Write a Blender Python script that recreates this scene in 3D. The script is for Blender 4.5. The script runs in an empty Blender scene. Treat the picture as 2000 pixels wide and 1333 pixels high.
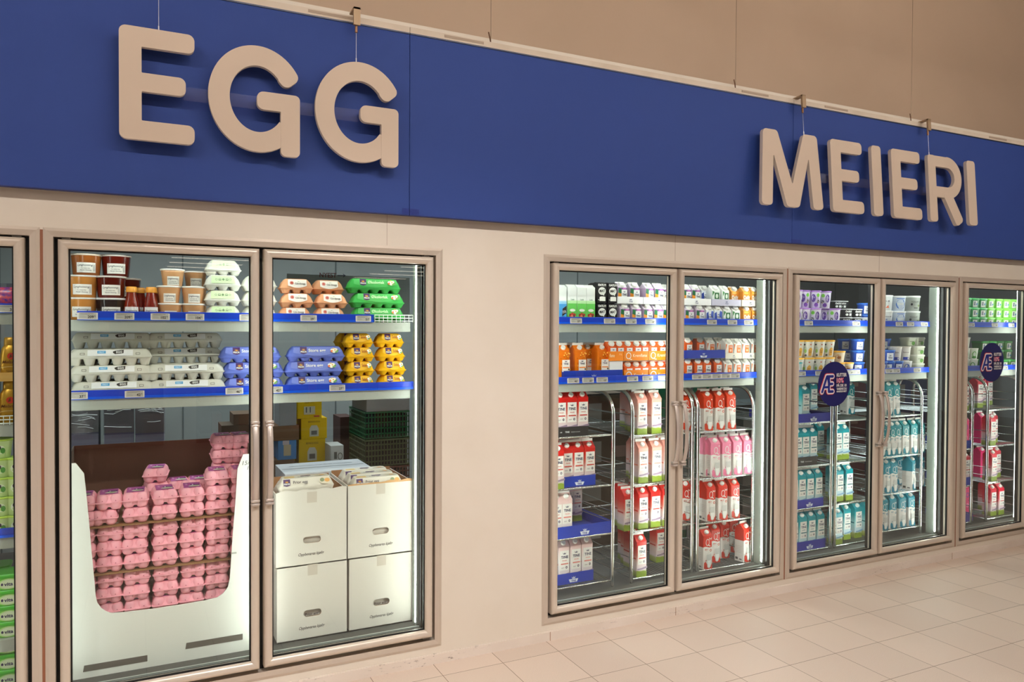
import bpy, math, random
from mathutils import Matrix, Vector
random.seed(7)
sc = bpy.context.scene
COL = sc.collection
PI = math.pi

# ------------------------------------------------------------------ camera
FPX, YAW, PITCH, ROLL = 1484.5962, .4575, -.0178, .0051
CAM = Vector((0.0, -3.32043, 1.5735))
def cam_axes():
    cy, sy, cp, sp = math.cos(YAW), math.sin(YAW), math.cos(PITCH), math.sin(PITCH)
    F = Vector((sy*cp, cy*cp, sp)); R = Vector((cy, -sy, 0)); U = R.cross(F)
    cr, sr = math.cos(ROLL), math.sin(ROLL)
    return R*cr + U*sr, U*cr - R*sr, F
AR, AU, AF = cam_axes()
cd = bpy.data.cameras.new('camera'); cam = bpy.data.objects.new('camera', cd); COL.objects.link(cam)
cd.sensor_width = 36; cd.lens = FPX/2000*36; cd.clip_start = .05; cd.clip_end = 100
m = Matrix((AR, AU, -AF)).transposed().to_4x4(); m.translation = CAM; cam.matrix_world = m
sc.camera = cam

def at(px, py, Y=0.0):
    """the point (X, Z) of the upright plane at depth Y that the photograph shows at (px, py)"""
    d = AF + AR*((px-1000)/FPX) - AU*((py-666.5)/FPX)
    t = (Y-CAM.y)/d.y
    q = CAM + d*t
    return q.x, q.z
def xat(px, Y, Z):
    u = (px-1000)/FPX
    b = (Y-CAM.y)*AR.y + (Z-CAM.z)*AR.z
    c = (Y-CAM.y)*AF.y + (Z-CAM.z)*AF.z
    return (c*u - b)/(AR.x - u*AF.x)

# ------------------------------------------------------------------ materials
def lin(c):
    o = []
    for v in c[:3]:
        v /= 255.0
        o.append(v/12.92 if v <= .04045 else ((v+.055)/1.055)**2.4)
    return (o[0], o[1], o[2], 1.0)
_M = {}
def mat(c, rough=.55, metal=0.0, spec=.4, name=None, noise=0.0):
    k = (tuple(c), rough, metal, spec, noise)
    if k in _M: return _M[k]
    m = bpy.data.materials.new(name or 'paint'); m.use_nodes = True
    nt = m.node_tree; b = nt.nodes['Principled BSDF']
    b.inputs['Base Color'].default_value = lin(c)
    b.inputs['Roughness'].default_value = rough
    b.inputs['Metallic'].default_value = metal
    b.inputs['Specular IOR Level'].default_value = spec
    if noise:
        tc = nt.nodes.new('ShaderNodeTexCoord'); n = nt.nodes.new('ShaderNodeTexNoise')
        n.inputs['Scale'].default_value = 40; n.inputs['Detail'].default_value = 6
        r = nt.nodes.new('ShaderNodeMapRange')
        r.inputs['To Min'].default_value = 1-noise; r.inputs['To Max'].default_value = 1+noise
        mx = nt.nodes.new('ShaderNodeMix'); mx.data_type = 'RGBA'; mx.blend_type = 'MULTIPLY'
        mx.inputs[0].default_value = 1; mx.inputs[6].default_value = lin(c)
        nt.links.new(tc.outputs['Object'], n.inputs['Vector']); nt.links.new(n.outputs[0], r.inputs[0])
        nt.links.new(r.outputs[0], mx.inputs[7]); nt.links.new(mx.outputs[2], b.inputs['Base Color'])
        bp = nt.nodes.new('ShaderNodeBump'); bp.inputs['Strength'].default_value = .25; bp.inputs['Distance'].default_value = .002
        nt.links.new(n.outputs[0], bp.inputs['Height']); nt.links.new(bp.outputs[0], b.inputs['Normal'])
    _M[k] = m
    return m
def ramp_mat(stops, h, rough=.35, wave=0.0, interp='LINEAR'):
    """printed board whose ink changes with the height on the pack"""
    k = ('ramp', tuple(stops), h, rough, wave, interp)
    if k in _M: return _M[k]
    m = bpy.data.materials.new('printed_board'); m.use_nodes = True
    nt = m.node_tree; b = nt.nodes['Principled BSDF']; b.inputs['Roughness'].default_value = rough
    tc = nt.nodes.new('ShaderNodeTexCoord'); sp = nt.nodes.new('ShaderNodeSeparateXYZ')
    nt.links.new(tc.outputs['Object'], sp.inputs[0])
    z = sp.outputs[2]
    if wave:
        mu = nt.nodes.new('ShaderNodeMath'); mu.operation = 'MULTIPLY'; mu.inputs[1].default_value = 85
        si = nt.nodes.new('ShaderNodeMath'); si.operation = 'SINE'
        m2 = nt.nodes.new('ShaderNodeMath'); m2.operation = 'MULTIPLY_ADD'; m2.inputs[1].default_value = wave
        nt.links.new(sp.outputs[0], mu.inputs[0]); nt.links.new(mu.outputs[0], si.inputs[0])
        nt.links.new(si.outputs[0], m2.inputs[0]); nt.links.new(z, m2.inputs[2]); z = m2.outputs[0]
    dv = nt.nodes.new('ShaderNodeMath'); dv.operation = 'DIVIDE'; dv.inputs[1].default_value = h
    nt.links.new(z, dv.inputs[0])
    cr = nt.nodes.new('ShaderNodeValToRGB'); cr.color_ramp.interpolation = interp
    el = cr.color_ramp.elements
    while len(el) > 1: el.remove(el[-1])
    el[0].position = stops[0][0]; el[0].color = lin(stops[0][1])
    for p, c in stops[1:]:
        e = el.new(p); e.color = lin(c)
    nt.links.new(dv.outputs[0], cr.inputs[0]); nt.links.new(cr.outputs[0], b.inputs['Base Color'])
    _M[k] = m
    return m
def glass_mat(name, tint=(235, 245, 238), ior=1.45, rough=0.0, amt=1.0):
    m = bpy.data.materials.new(name); m.use_nodes = True; nt = m.node_tree
    for n in list(nt.nodes): nt.nodes.remove(n)
    out = nt.nodes.new('ShaderNodeOutputMaterial'); mix = nt.nodes.new('ShaderNodeMixShader')
    tr = nt.nodes.new('ShaderNodeBsdfTransparent'); gl = nt.nodes.new('ShaderNodeBsdfGlossy'); fr = nt.nodes.new('ShaderNodeFresnel')
    fr.inputs[0].default_value = ior; tr.inputs[0].default_value = lin(tint); gl.inputs['Roughness'].default_value = rough
    gl.inputs[0].default_value = (amt, amt, amt, 1)
    ge = nt.nodes.new('ShaderNodeNewGeometry'); ma = nt.nodes.new('ShaderNodeMath'); ma.operation = 'MULTIPLY_ADD'
    ma.inputs[1].default_value = 1/ior-ior; ma.inputs[2].default_value = ior
    nt.links.new(ge.outputs['Backfacing'], ma.inputs[0]); nt.links.new(ma.outputs[0], fr.inputs[0])
    nt.links.new(fr.outputs[0], mix.inputs[0]); nt.links.new(tr.outputs[0], mix.inputs[1]); nt.links.new(gl.outputs[0], mix.inputs[2])
    nt.links.new(mix.outputs[0], out.inputs[0])
    return m
def emit_mat(c, s, name='lamp'):
    m = bpy.data.materials.new(name); m.use_nodes = True; nt = m.node_tree
    b = nt.nodes['Principled BSDF']; b.inputs['Base Color'].default_value = lin(c)
    b.inputs['Emission Color'].default_value = lin(c); b.inputs['Emission Strength'].default_value = s
    return m
GLASS = glass_mat('pane_glass', (251, 254, 252))
FILM = glass_mat('clear_film', (238, 238, 242), 1.35, .12)
ACRYL = glass_mat('clear_acrylic', (244, 242, 250), 1.25, .25)
TUBE = emit_mat((240, 246, 240), 42, 'tube_glow'); TUBE_ADDED = emit_mat((240, 246, 240), 25, 'added_head_tube_glow'); TUBE_M = emit_mat((240, 246, 240), 32, 'tube_glow_egg'); TUBE_L = emit_mat((240, 246, 240), 17, 'tube_glow_dim')

# ------------------------------------------------------------------ mesh builder
_T = {}
def glyphs(s, bold=0.0):
    """text as flat triangles, capitals one unit high, starting at x = 0"""
    k = (s, bold)
    if k in _T: return _T[k]
    c = bpy.data.curves.new('t', 'FONT'); c.body = s; c.size = 1; c.resolution_u = 3; c.offset = bold
    o = bpy.data.objects.new('t', c); COL.objects.link(o)
    dg = bpy.context.evaluated_depsgraph_get()
    me = bpy.data.meshes.new_from_object(o.evaluated_get(dg))
    vs = [(v.co.x/.73, v.co.y/.73) for v in me.vertices]; fs = [tuple(p.vertices) for p in me.polygons]
    bpy.data.objects.remove(o); bpy.data.curves.remove(c); bpy.data.meshes.remove(me)
    x0 = min([v[0] for v in vs] or [0]); x1 = max([v[0] for v in vs] or [0])
    _T[k] = ([(x-x0, y) for x, y in vs], fs, x1-x0)
    return _T[k]

class MB:
    def __init__(s): s.v = []; s.f = []; s.mi = []; s.sm = []; s.mats = []
    def slot(s, m):
        if m not in s.mats: s.mats.append(m)
        return s.mats.index(m)
    def add(s, vs, fs, m, smooth=False):
        b = len(s.v); s.v += [tuple(v) for v in vs]; i = s.slot(m)
        for f in fs: s.f.append(tuple(b+q for q in f)); s.mi.append(i); s.sm.append(smooth)
    def box(s, x0, x1, y0, y1, z0, z1, m):
        v = [(x, y, z) for z in (z0, z1) for y in (y0, y1) for x in (x0, x1)]
        s.add(v, [(0, 2, 3, 1), (4, 5, 7, 6), (0, 1, 5, 4), (2, 6, 7, 3), (0, 4, 6, 2), (1, 3, 7, 5)], m); return s
    def loft(s, rings, m, smooth=True, cap0=True, cap1=True):
        """rings: lists of equally many points"""
        n = len(rings[0]); vs = [p for r in rings for p in r]; fs = []
        for i in range(len(rings)-1):
            for j in range(n):
                k = (j+1) % n
                fs.append((i*n+j, i*n+k, (i+1)*n+k, (i+1)*n+j))
        s.add(vs, fs, m, smooth)
        if cap0: s.add(rings[0], [tuple(range(n-1, -1, -1))], m)
        if cap1: s.add(rings[-1], [tuple(range(n))], m)
        return s
    def tube(s, pts, r, m, n=8):
        pts = [Vector(p) for p in pts]; rings = []
        up = None
        for i, p in enumerate(pts):
            d = (pts[min(i+1, len(pts)-1)] - pts[max(i-1, 0)]).normalized()
            if up is None: up = Vector((0, 0, 1)) if abs(d.z) < .9 else Vector((1, 0, 0))
            a = d.cross(up).normalized(); b = a.cross(d).normalized(); up = b
            rings.append([p + a*r*math.cos(t*2*PI/n) + b*r*math.sin(t*2*PI/n) for t in range(n)])
        s.loft(rings, m); return s
    def build(s, name, parent=None, mesh_only=False):
        me = bpy.data.meshes.new(name); me.from_pydata(s.v, [], s.f)
        for m in s.mats: me.materials.append(m)
        me.polygons.foreach_set('material_index', s.mi); me.polygons.foreach_set('use_smooth', s.sm); me.update()
        if mesh_only: return me
        o = bpy.data.objects.new(name, me); COL.objects.link(o); o.parent = parent
        return o
def rr(hx, hy, z, r=None, n=4, cx=0, cy=0):
    """rounded rectangle ring"""
    r = min(hx, hy) if r is None else min(r, hx, hy); o = []
    for qx, qy, a in ((1, 1, 0), (-1, 1, 90), (-1, -1, 180), (1, -1, 270)):
        for i in range(n+1):
            t = math.radians(a+90*i/n)
            o.append((cx+qx*(hx-r)+r*math.cos(t), cy+qy*(hy-r)+r*math.sin(t), z))
    return o
def flat(y): return lambda u, v, o: (u, y-o, v)
def side(x): return lambda u, v, o: (x-o, -u, v)
def top(z): return lambda u, v, o: (u, v, z+o)
def slope(ya, za, yb, zb):
    L = math.hypot(yb-ya, zb-za); ty, tz = (yb-ya)/L, (zb-za)/L
    return lambda u, v, o: (u, ya+ty*v-tz*o, za+tz*v+ty*o*1.0)
def cone(r0, r1, h): 
    def f(u, v, o):
        r = r0+(r1-r0)*v/h+o; a = u/max(r, 1e-4)
        return (r*math.sin(a), -r*math.cos(a), v)
    return f
class Dec:
    """flat printing laid on a surface, each layer a hair above the last"""
    def __init__(s, mb, surf, step=.0004): s.mb = mb; s.s = surf; s.o = step; s.st = step
    def up(s): s.o += s.st
    def poly(s, pts, c, rough=.45):
        s.mb.add([s.s(u, v, s.o) for u, v in pts], [tuple(range(len(pts)))], mat(c, rough)); s.up(); return s
    def rect(s, x0, z0, x1, z1, c, nx=1, m=None):
        vs = []; fs = []
        for i in range(nx+1):
            u = x0+(x1-x0)*i/nx; vs += [s.s(u, z0, s.o), s.s(u, z1, s.o)]
        for i in range(nx): fs.append((2*i, 2*i+2, 2*i+3, 2*i+1))
        s.mb.add(vs, fs, m or mat(c, .45)); s.up(); return s
    def disc(s, cx, cz, rx, rz, c, n=16): return s.poly([(cx+rx*math.cos(2*PI*i/n), cz+rz*math.sin(2*PI*i/n)) for i in range(n)], c)
    def ring(s, cx, cz, rx, rz, w, c, a0=0, a1=360, n=20):
        vs = []; fs = []
        for i in range(n+1):
            a = math.radians(a0+(a1-a0)*i/n)
            for k in (1, 0): vs.append(s.s(cx+(rx-w*k)*math.cos(a), cz+(rz-w*k)*math.sin(a), s.o))
        for i in range(n): fs.append((2*i, 2*i+2, 2*i+3, 2*i+1))
        s.mb.add(vs, fs, mat(c, .45)); s.up(); return s
    def text(s, t, x, z, h, c, al='C', bold=.012, maxw=None, sx=1.0, skew=0.0, rot=0.0):
        vs, fs, w = glyphs(t, bold); k = sx
        if maxw and w*h*k > maxw: k = maxw/(w*h)
        off = {'L': 0, 'C': -w*h*k/2, 'R': -w*h*k}[al]; ca, sa = math.cos(rot), math.sin(rot); P = []
        for a, b in vs:
            u, v = a*h*k+off+skew*b*h, b*h
            P.append(s.s(x+u*ca-v*sa, z+u*sa+v*ca, s.o))
        s.mb.add(P, fs, mat(c, .5)); s.up(); return s

def tag(o, label=None, cat=None, group=None, kind=None):
    if label: o['label'] = label
    if cat: o['category'] = cat
    if group: o['group'] = group
    if kind: o['kind'] = kind
    return o
def empty(name, loc=(0, 0, 0), rz=0.0):
    o = bpy.data.objects.new(name, None); COL.objects.link(o); o.location = loc; o.rotation_euler = (0, 0, rz)
    o.empty_display_size = .02
    return o
RND = random.Random(11)
class Kind:
    """a pack: its name, category, how it looks, its group and its parts as [(part name, mesh, [sub-parts])]"""
    def __init__(s, name, cat, desc, parts, w, d, h):
        s.name, s.cat, s.desc, s.parts, s.w, s.d, s.h = name, cat, desc, parts, w, d, h
def put(k, x, y, z, label, group=None, rz=0.0, tilt=0.0, cat=None):
    if k.cat in ('cup', 'tub') and 'label' in [p[0] for p in k.parts] and k.w == k.d and x > 2.5: rz -= RND.uniform(.3, .85)
    r = empty(k.name, (x, y, z), rz)
    if tilt: r.rotation_euler[1] = tilt
    tag(r, label, k.cat, group)
    for p in k.parts:
        o = bpy.data.objects.new(p[0], p[1]); COL.objects.link(o); o.parent = r
    return r
ORD = ['first', 'second', 'third', 'fourth', 'fifth', 'sixth', 'seventh', 'eighth', 'ninth', 'tenth']
def row(k, pxs, z, yf, where, group, desc=None, rz=0.0):
    """a row of packs with their fronts at depth yf; pxs are the centres of their fronts in the photograph"""
    n = len(pxs); out = []
    for i, px in enumerate(pxs):
        rr_ = rz[i] if isinstance(rz, (list, tuple)) else rz
        x = xat(px, yf, z+k.h/2)
        l = f"{desc or k.desc} {where}"
        if n > 1: l += f", {ORD[i]} from left" if i < n-1 or n > 8 else ", rightmost"
        if n > 1 and i == 0: l = f"{desc or k.desc} {where}, leftmost"
        out.append(put(k, x, yf+k.d/2, z, l, group, rr_))
    return out
def stack(k, px, z, yf, n, where, group, pitch=None, jit=0.0, desc=None, first=0, dx=None, rzj=0.0, total=None):
    for i in range(n):
        x = xat(px+(dx[i] if dx else 0), yf, z+k.h/2)+random.uniform(-jit, jit)
        t = total or n
        nm = 'bottom one' if i+first == 0 else ('top one' if i+first == t-1 else f"{ORD[i+first]} from bottom")
        put(k, x, yf+k.d/2+random.uniform(0, jit), z+i*(pitch or k.h), f"{desc or k.desc} {where}, {nm}", group, random.uniform(-rzj, rzj))

# ------------------------------------------------------------------ colours
WALLC = (232, 218, 204); ALU = (196, 176, 160); ALU_L = (214, 194, 176); BLACK = (14, 14, 14)
m_alu = mat((208, 194, 178), .38, .25, .5, 'brushed_aluminium'); m_alu2 = mat((220, 206, 190), .33, .25, .5)
m_blk = mat(BLACK, .5); m_chrome = mat((215, 218, 215), .16, 1.0, .5, 'chrome')
m_white = mat((232, 234, 228), .5); m_blue = mat((20, 62, 190), .35, 0, .5); m_blue2 = mat((28, 72, 200), .35)
m_grey = mat((165, 168, 160), .5); m_dgrey = mat((70, 70, 66), .55)

# ================================================================== THE SETTING
def noise_mat(c1, c2, scale, rough, name, bump=0.0):
    m = bpy.data.materials.new(name); m.use_nodes = True; nt = m.node_tree; b = nt.nodes['Principled BSDF']
    tc = nt.nodes.new('ShaderNodeTexCoord'); n = nt.nodes.new('ShaderNodeTexNoise'); n.inputs['Scale'].default_value = scale; n.inputs['Detail'].default_value = 5
    cr = nt.nodes.new('ShaderNodeValToRGB'); cr.color_ramp.elements[0].color = lin(c1); cr.color_ramp.elements[1].color = lin(c2)
    cr.color_ramp.elements[0].position = .35; cr.color_ramp.elements[1].position = .65
    nt.links.new(tc.outputs['Object'], n.inputs['Vector']); nt.links.new(n.outputs[0], cr.inputs[0]); nt.links.new(cr.outputs[0], b.inputs['Base Color'])
    b.inputs['Roughness'].default_value = rough
    if bump:
        bp = nt.nodes.new('ShaderNodeBump'); bp.inputs['Strength'].default_value = bump; bp.inputs['Distance'].default_value = .001
        nt.links.new(n.outputs[0], bp.inputs['Height']); nt.links.new(bp.outputs[0], b.inputs['Normal'])
    return m
def tile_mat():
    m = bpy.data.materials.new('floor_tiles'); m.use_nodes = True; nt = m.node_tree; b = nt.nodes['Principled BSDF']
    N = nt.nodes.new; L = nt.links.new
    tc = N('ShaderNodeTexCoord'); sp = N('ShaderNodeSeparateXYZ'); L(tc.outputs['Object'], sp.inputs[0])
    def math_(op, a, bb=None, c=None):
        n = N('ShaderNodeMath'); n.operation = op
        for i, v in enumerate((a, bb, c)):
            if v is None: continue
            if isinstance(v, (int, float)): n.inputs[i].default_value = v
            else: L(v, n.inputs[i])
        return n.outputs[0]
    T = .3; X0 = 3.1019*T; C0 = .4459*T
    u = math_('DIVIDE', math_('SUBTRACT', sp.outputs[0], X0), T); v = math_('DIVIDE', math_('ADD', sp.outputs[1], C0), T)
    def edge(a):
        f = math_('FRACT', math_('ADD', a, 100.0)); d = math_('MINIMUM', f, math_('SUBTRACT', 1.0, f)); return math_('LESS_THAN', d, .0045)
    g = math_('MAXIMUM', edge(u), edge(v))
    wn = N('ShaderNodeTexWhiteNoise'); wn.noise_dimensions = '2D'
    cb = N('ShaderNodeCombineXYZ'); L(math_('FLOOR', u), cb.inputs[0]); L(math_('FLOOR', v), cb.inputs[1]); L(cb.outputs[0], wn.inputs[0])
    n1 = N('ShaderNodeTexNoise'); n1.inputs['Scale'].default_value = 420; n1.inputs['Detail'].default_value = 3; L(tc.outputs['Object'], n1.inputs['Vector'])
    cr = N('ShaderNodeValToRGB'); e = cr.color_ramp.elements
    e[0].position = .34; e[0].color = lin((202, 184, 168)); e[1].position = .66; e[1].color = lin((232, 213, 196)); L(n1.outputs[0], cr.inputs[0])
    vr = math_('MULTIPLY_ADD', wn.outputs[0], .07, .95)
    mx = N('ShaderNodeMix'); mx.data_type = 'RGBA'; mx.blend_type = 'MULTIPLY'; mx.inputs[0].default_value = 1
    L(cr.outputs[0], mx.inputs[6]); L(vr, mx.inputs[7])
    m2 = N('ShaderNodeMix'); m2.data_type = 'RGBA'; L(g, m2.inputs[0]); L(mx.outputs[2], m2.inputs[6]); m2.inputs[7].default_value = lin((118, 92, 72))
    L(m2.outputs[2], b.inputs['Base Color']); b.inputs['Roughness'].default_value = .55
    bp = N('ShaderNodeBump'); bp.inputs['Strength'].default_value = .3; bp.inputs['Distance'].default_value = .002; bp.invert = True
    L(g, bp.inputs['Height']); L(bp.outputs[0], b.inputs['Normal'])
    return m
def struct(mb, name, label=None):
    o = mb.build(name); o['kind'] = 'structure'
    if label: o['label'] = label
    return o
# cooler groups: left and right outer edge of each framed front
G = [(-1.93, -.326), (-.316, 1.272), (1.808, 3.444), (3.454, 5.034), (5.044, 6.63)]
ZB, ZT = .08, 1.938
DB, DT = .133, 1.896
struct(MB().box(-6, 14, -32, .3, -.1, 0, tile_mat()), 'floor')
wm = noise_mat((230, 219, 203), (235, 225, 210), 3, .5, 'painted_wall')
w = MB()
w.box(-6, 14, 0, .06, 0, ZB, wm); w.box(-6, 14, 0, .06, ZT, 2.95, wm)
xs = [-6] + [v for g in G for v in g] + [14]
for i in range(0, len(xs), 2): w.box(xs[i], xs[i+1], 0, .06, ZB, ZT, wm)
for sx in (at(756, 450)[0], at(1290, 470)[0], at(757, 1290)[0]+.0): pass
ms = mat((196, 178, 162), .6)
for sx in (at(756, 450)[0], 2.62, 4.24):
    w.box(sx-.0012, sx+.0012, -.0006, 0, ZT+.002, 2.3, ms)
for a_, b_ in ((G[0][1], G[1][0]), (G[2][1], G[3][0]), (G[3][1], G[4][0])): w.box(a_+.0002, b_-.0002, -.0009, 0, ZB, ZT-.008, mat((150, 96, 70), .6))
struct(w, 'wall_front')
def scuff_mat():
    m = noise_mat((226, 212, 198), (238, 226, 214), 2.5, .5, 'scuffed_paint'); nt = m.node_tree; b = nt.nodes['Principled BSDF']
    old = b.inputs['Base Color'].links[0].from_socket
    tc = nt.nodes.new('ShaderNodeTexCoord'); mp = nt.nodes.new('ShaderNodeMapping'); mp.inputs['Scale'].default_value = (7, 7, 26)
    n = nt.nodes.new('ShaderNodeTexNoise'); n.inputs['Scale'].default_value = 3.2; n.inputs['Detail'].default_value = 9; n.inputs['Roughness'].default_value = .75
    n2 = nt.nodes.new('ShaderNodeTexNoise'); n2.inputs['Scale'].default_value = 1.3
    cr = nt.nodes.new('ShaderNodeValToRGB'); e = cr.color_ramp.elements; e[0].position = .57; e[0].color = (0, 0, 0, 1); e[1].position = .66; e[1].color = (.95, .95, .95, 1)
    c2 = nt.nodes.new('ShaderNodeValToRGB'); e = c2.color_ramp.elements; e[0].position = .5; e[0].color = (0, 0, 0, 1); e[1].position = .6; e[1].color = (1, 1, 1, 1)
    mu = nt.nodes.new('ShaderNodeMath'); mu.operation = 'MULTIPLY'
    mx = nt.nodes.new('ShaderNodeMix'); mx.data_type = 'RGBA'; mx.inputs[7].default_value = lin((96, 68, 48))
    L = nt.links.new
    L(tc.outputs['Object'], mp.inputs[0]); L(mp.outputs[0], n.inputs['Vector']); L(tc.outputs['Object'], n2.inputs['Vector'])
    L(n.outputs[0], cr.inputs[0]); L(n2.outputs[0], c2.inputs[0]); L(cr.outputs[0], mu.inputs[0]); L(c2.outputs[0], mu.inputs[1])
    L(mu.outputs[0], mx.inputs[0]); L(old, mx.inputs[6]); L(mx.outputs[2], b.inputs['Base Color'])
    return m
bb = MB(); sm = scuff_mat()
bb.box(-6, 14, -.008, -.0005, 0, .045, sm); bb.box(-6, 14, -.0045, -.0005, .045, .048, sm)
for bx in (at(1073, 1240)[0], at(1318, 1190)[0], 5.0): bb.box(bx-.0015, bx+.0015, -.0088, -.008, 0, .045, mat((170, 130, 100), .7))
struct(bb, 'baseboard_front')
# cold store behind the fronts
cw = noise_mat((146, 150, 148), (158, 162, 160), 2, .55, 'cold_store_panel')
c = MB(); c.box(-2.6, 7.6, 2.9, 2.96, 0, 2.5, cw)
for k in range(9): c.box(-2+k*1.15, -1.992+k*1.15, 2.895, 2.9, 0, 2.5, mat((95, 102, 104)))
struct(c, 'wall_back')
struct(MB().box(-2.66, -2.6, .06, 2.96, 0, 2.5, cw), 'wall_left'); struct(MB().box(7.6, 7.66, .06, 2.96, 0, 2.5, cw), 'wall_right')
struct(MB().box(-2.6, 7.6, .3, 2.9, -.1, 0, noise_mat((72, 72, 70), (92, 92, 88), 6, .6, 'cold_store_floor')), 'floor')
struct(MB().box(-2.66, 7.66, .06, 2.96, 2.5, 2.56, cw), 'ceiling')
# upper wall of the shop above and behind the fronts
struct(MB().box(-6, 14, .6, .7, 2.56, 6, noise_mat((206, 180, 154), (212, 186, 160), 1.2, .6, 'upper_wall_paint')), 'wall_upper')
# the shop's ceiling over the aisle, well above the picture
struct(MB().box(-6, 14, -32, .7, 4.6, 4.7, mat((190, 172, 152), .8)), 'ceiling')
struct(MB().box(-6, 14, -32.1, -32, 0, 4.6, noise_mat((120, 80, 70), (70, 60, 80), .8, .7, 'far_shop_wall')), 'wall_far')

# ------------------------------------------------------------------ blue fascia
YB = -.055
zb = 2.076; zt = 2.878; zr = 2.911
def blue_fabric():
    m = bpy.data.materials.new('blue_fabric'); m.use_nodes = True; nt = m.node_tree; b = nt.nodes['Principled BSDF']
    b.inputs['Base Color'].default_value = lin((34, 64, 140)); b.inputs['Roughness'].default_value = .7
    tc = nt.nodes.new('ShaderNodeTexCoord'); n = nt.nodes.new('ShaderNodeTexNoise'); n.inputs['Scale'].default_value = 500
    bp = nt.nodes.new('ShaderNodeBump'); bp.inputs['Strength'].default_value = .3; bp.inputs['Distance'].default_value = .001
    nt.links.new(tc.outputs['Object'], n.inputs['Vector']); nt.links.new(n.outputs[0], bp.inputs['Height']); nt.links.new(bp.outputs[0], b.inputs['Normal'])
    return m
mf = blue_fabric(); rail = noise_mat((212, 196, 176), (226, 212, 194), 5, .6, 'plaster_rail')
seams = [-3.2, -.9, xat(800, YB, 2.4), xat(1548, YB, 2.4), 5.93, 8.6]
plab = ['at the far left edge, over the golden bottles', 'carrying the three letters over the eggs', 'blank between the two words', 'behind the six letters over the milk', 'at the far right edge']
for i in range(5):
    a, b2 = seams[i]+.0012, seams[i+1]-.0012
    t = empty('fascia_panel', ((a+b2)/2, YB, zb)); hw = (b2-a)/2
    tag(t, f"long blue fabric fascia panel {plab[i]}", 'sign panel', 'blue fascia panels above the coolers')
    f = MB(); f.box(-hw, hw, 0, .03, 0, zt-zb, mf); f.build('fabric_face', t)
    f = MB(); f.box(-hw, hw, -.004, .03, zt-zb, zt-zb+.006, mat((70, 74, 90), .4, .5)); f.box(-hw, hw, -.002, .03, zt-zb+.006, zr-zb, rail); f.build('top_rail', t)
    f = MB(); f.box(-hw, hw, -.0015, .03, -.003, -.0003, mat((24, 40, 110), .5)); f.build('bottom_edge', t)
for px, py in ((802, 412), (1555, 472)):
    x, z = at(px, py-3, YB-.0035)
    o = MB().box(x-.04, x+.04, YB-.0035, YB-.0028, z-.022, z+.003, ACRYL).build('tape_strip')
    tag(o, 'clear tape strip over the lower end of the ' + ('left' if px < 1000 else 'right') + ' fascia seam', 'tape')
for i, (p0, p1, y0, y1) in enumerate(((602, 692, 8, 26), (868, 945, 54, 72), (1449, 1501, 166, 180), (1611, 1656, 200, 211), (1932, 1966, 266, 275))):
    xa, za = at(p0, (y0+4), YB-.003); xb, zb_ = at(p1, y1-1, YB-.003)
    o = MB().box(xa, xb, YB-.004, YB-.0025, zr-.017, zr-.006, mat((176, 156, 136), .5)).build('rail_clip')
    tag(o, 'narrow pale clip on the fascia rail, ' + (ORD[i] + ' from left' if i < 4 else 'the rightmost'), 'clip', 'clips on the fascia rail')
wire = mat((150, 130, 108), .4, .6)
for i, px in enumerate((959, 1437, 1780)):
    x = xat(px, YB+.01, 2.9)
    t = empty('hanging_wire', (x, YB+.012, zr)); tag(t, 'thin steel wire holding up the blue fascia, ' + ('leftmost', 'middle', 'rightmost')[i] + ' of three', 'wire', 'wires over the fascia')
    MB().tube([(0, 0, .01), (0, 0, 1.69)], .0014, wire, 6).build('wire', t)
    MB().tube([(0, 0, 0), (-.004, 0, .02), (-.012, 0, .05), (-.006, 0, .03), (0, 0, .0)], .003, mat((120, 84, 60), .5), 6).build('wire_twist', t)

# ------------------------------------------------------------------ letters
m_let = mat((216, 196, 176), .55); m_letside = mat((214, 200, 186), .6)
TH = .022
def ext(mb, ring, m=None):
    """front outline ring of (x, z) as a board TH thick with a small bevel"""
    e = -.00025*len(mb.f)/40.0
    r0 = [(x, e, z) for x, z in ring]; r1 = [(x, TH, z) for x, z in ring]
    n = len(ring); mb.add(r0, [tuple(range(n))], m_let)
    mb.add(r1, [tuple(range(n-1, -1, -1))], m_letside)
    mb.add(r0+r1, [(j, (j+1) % n, n+(j+1) % n, n+j) for j in range(n)], m_letside)
def bar(mb, p, q, w, r, rq=None):
    """rounded bar from p to q, width w"""
    dx, dz = q[0]-p[0], q[1]-p[1]; L = math.hypot(dx, dz); ux, uz = dx/L, dz/L
    ring = []
    for (sx, sz, a, rad) in ((1, 1, 0, r if rq is None else rq), (-1, 1, 90, r), (-1, -1, 180, r), (1, -1, 270, r if rq is None else rq)):
        for i in range(6):
            t = math.radians(a+18*i); lx = (L if sx > 0 else 0)-sx*rad+rad*math.cos(t); lz = sz*(w/2-rad)+rad*math.sin(t)
            ring.append((p[0]+ux*lx-uz*lz, p[1]+uz*lx+ux*lz))
    ext(mb, ring)
def rpoly(mb, pts, rad):
    """outline with rounded corners; rad is one radius per corner"""
    n = len(pts); ring = []
    for i in range(n):
        p0, p, p1 = Vector(pts[i-1]), Vector(pts[i]), Vector(pts[(i+1) % n]); a = (p0-p).normalized(); b = (p1-p).normalized()
        half = math.acos(max(-1, min(1, a.dot(b))))/2; d = min(rad[i]/math.tan(half), (p0-p).length*.48, (p1-p).length*.48); r = d*math.tan(half)
        c = p+(a+b).normalized()*(r/math.sin(half)); s0 = p+a*d; s1 = p+b*d
        a0 = math.atan2(s0.y-c.y, s0.x-c.x); a1 = math.atan2(s1.y-c.y, s1.x-c.x); da = (a1-a0+PI) % (2*PI)-PI
        for k in range(7): t = a0+da*k/6; ring.append((c.x+r*math.cos(t), c.y+r*math.sin(t)))
    ext(mb, ring)
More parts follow.
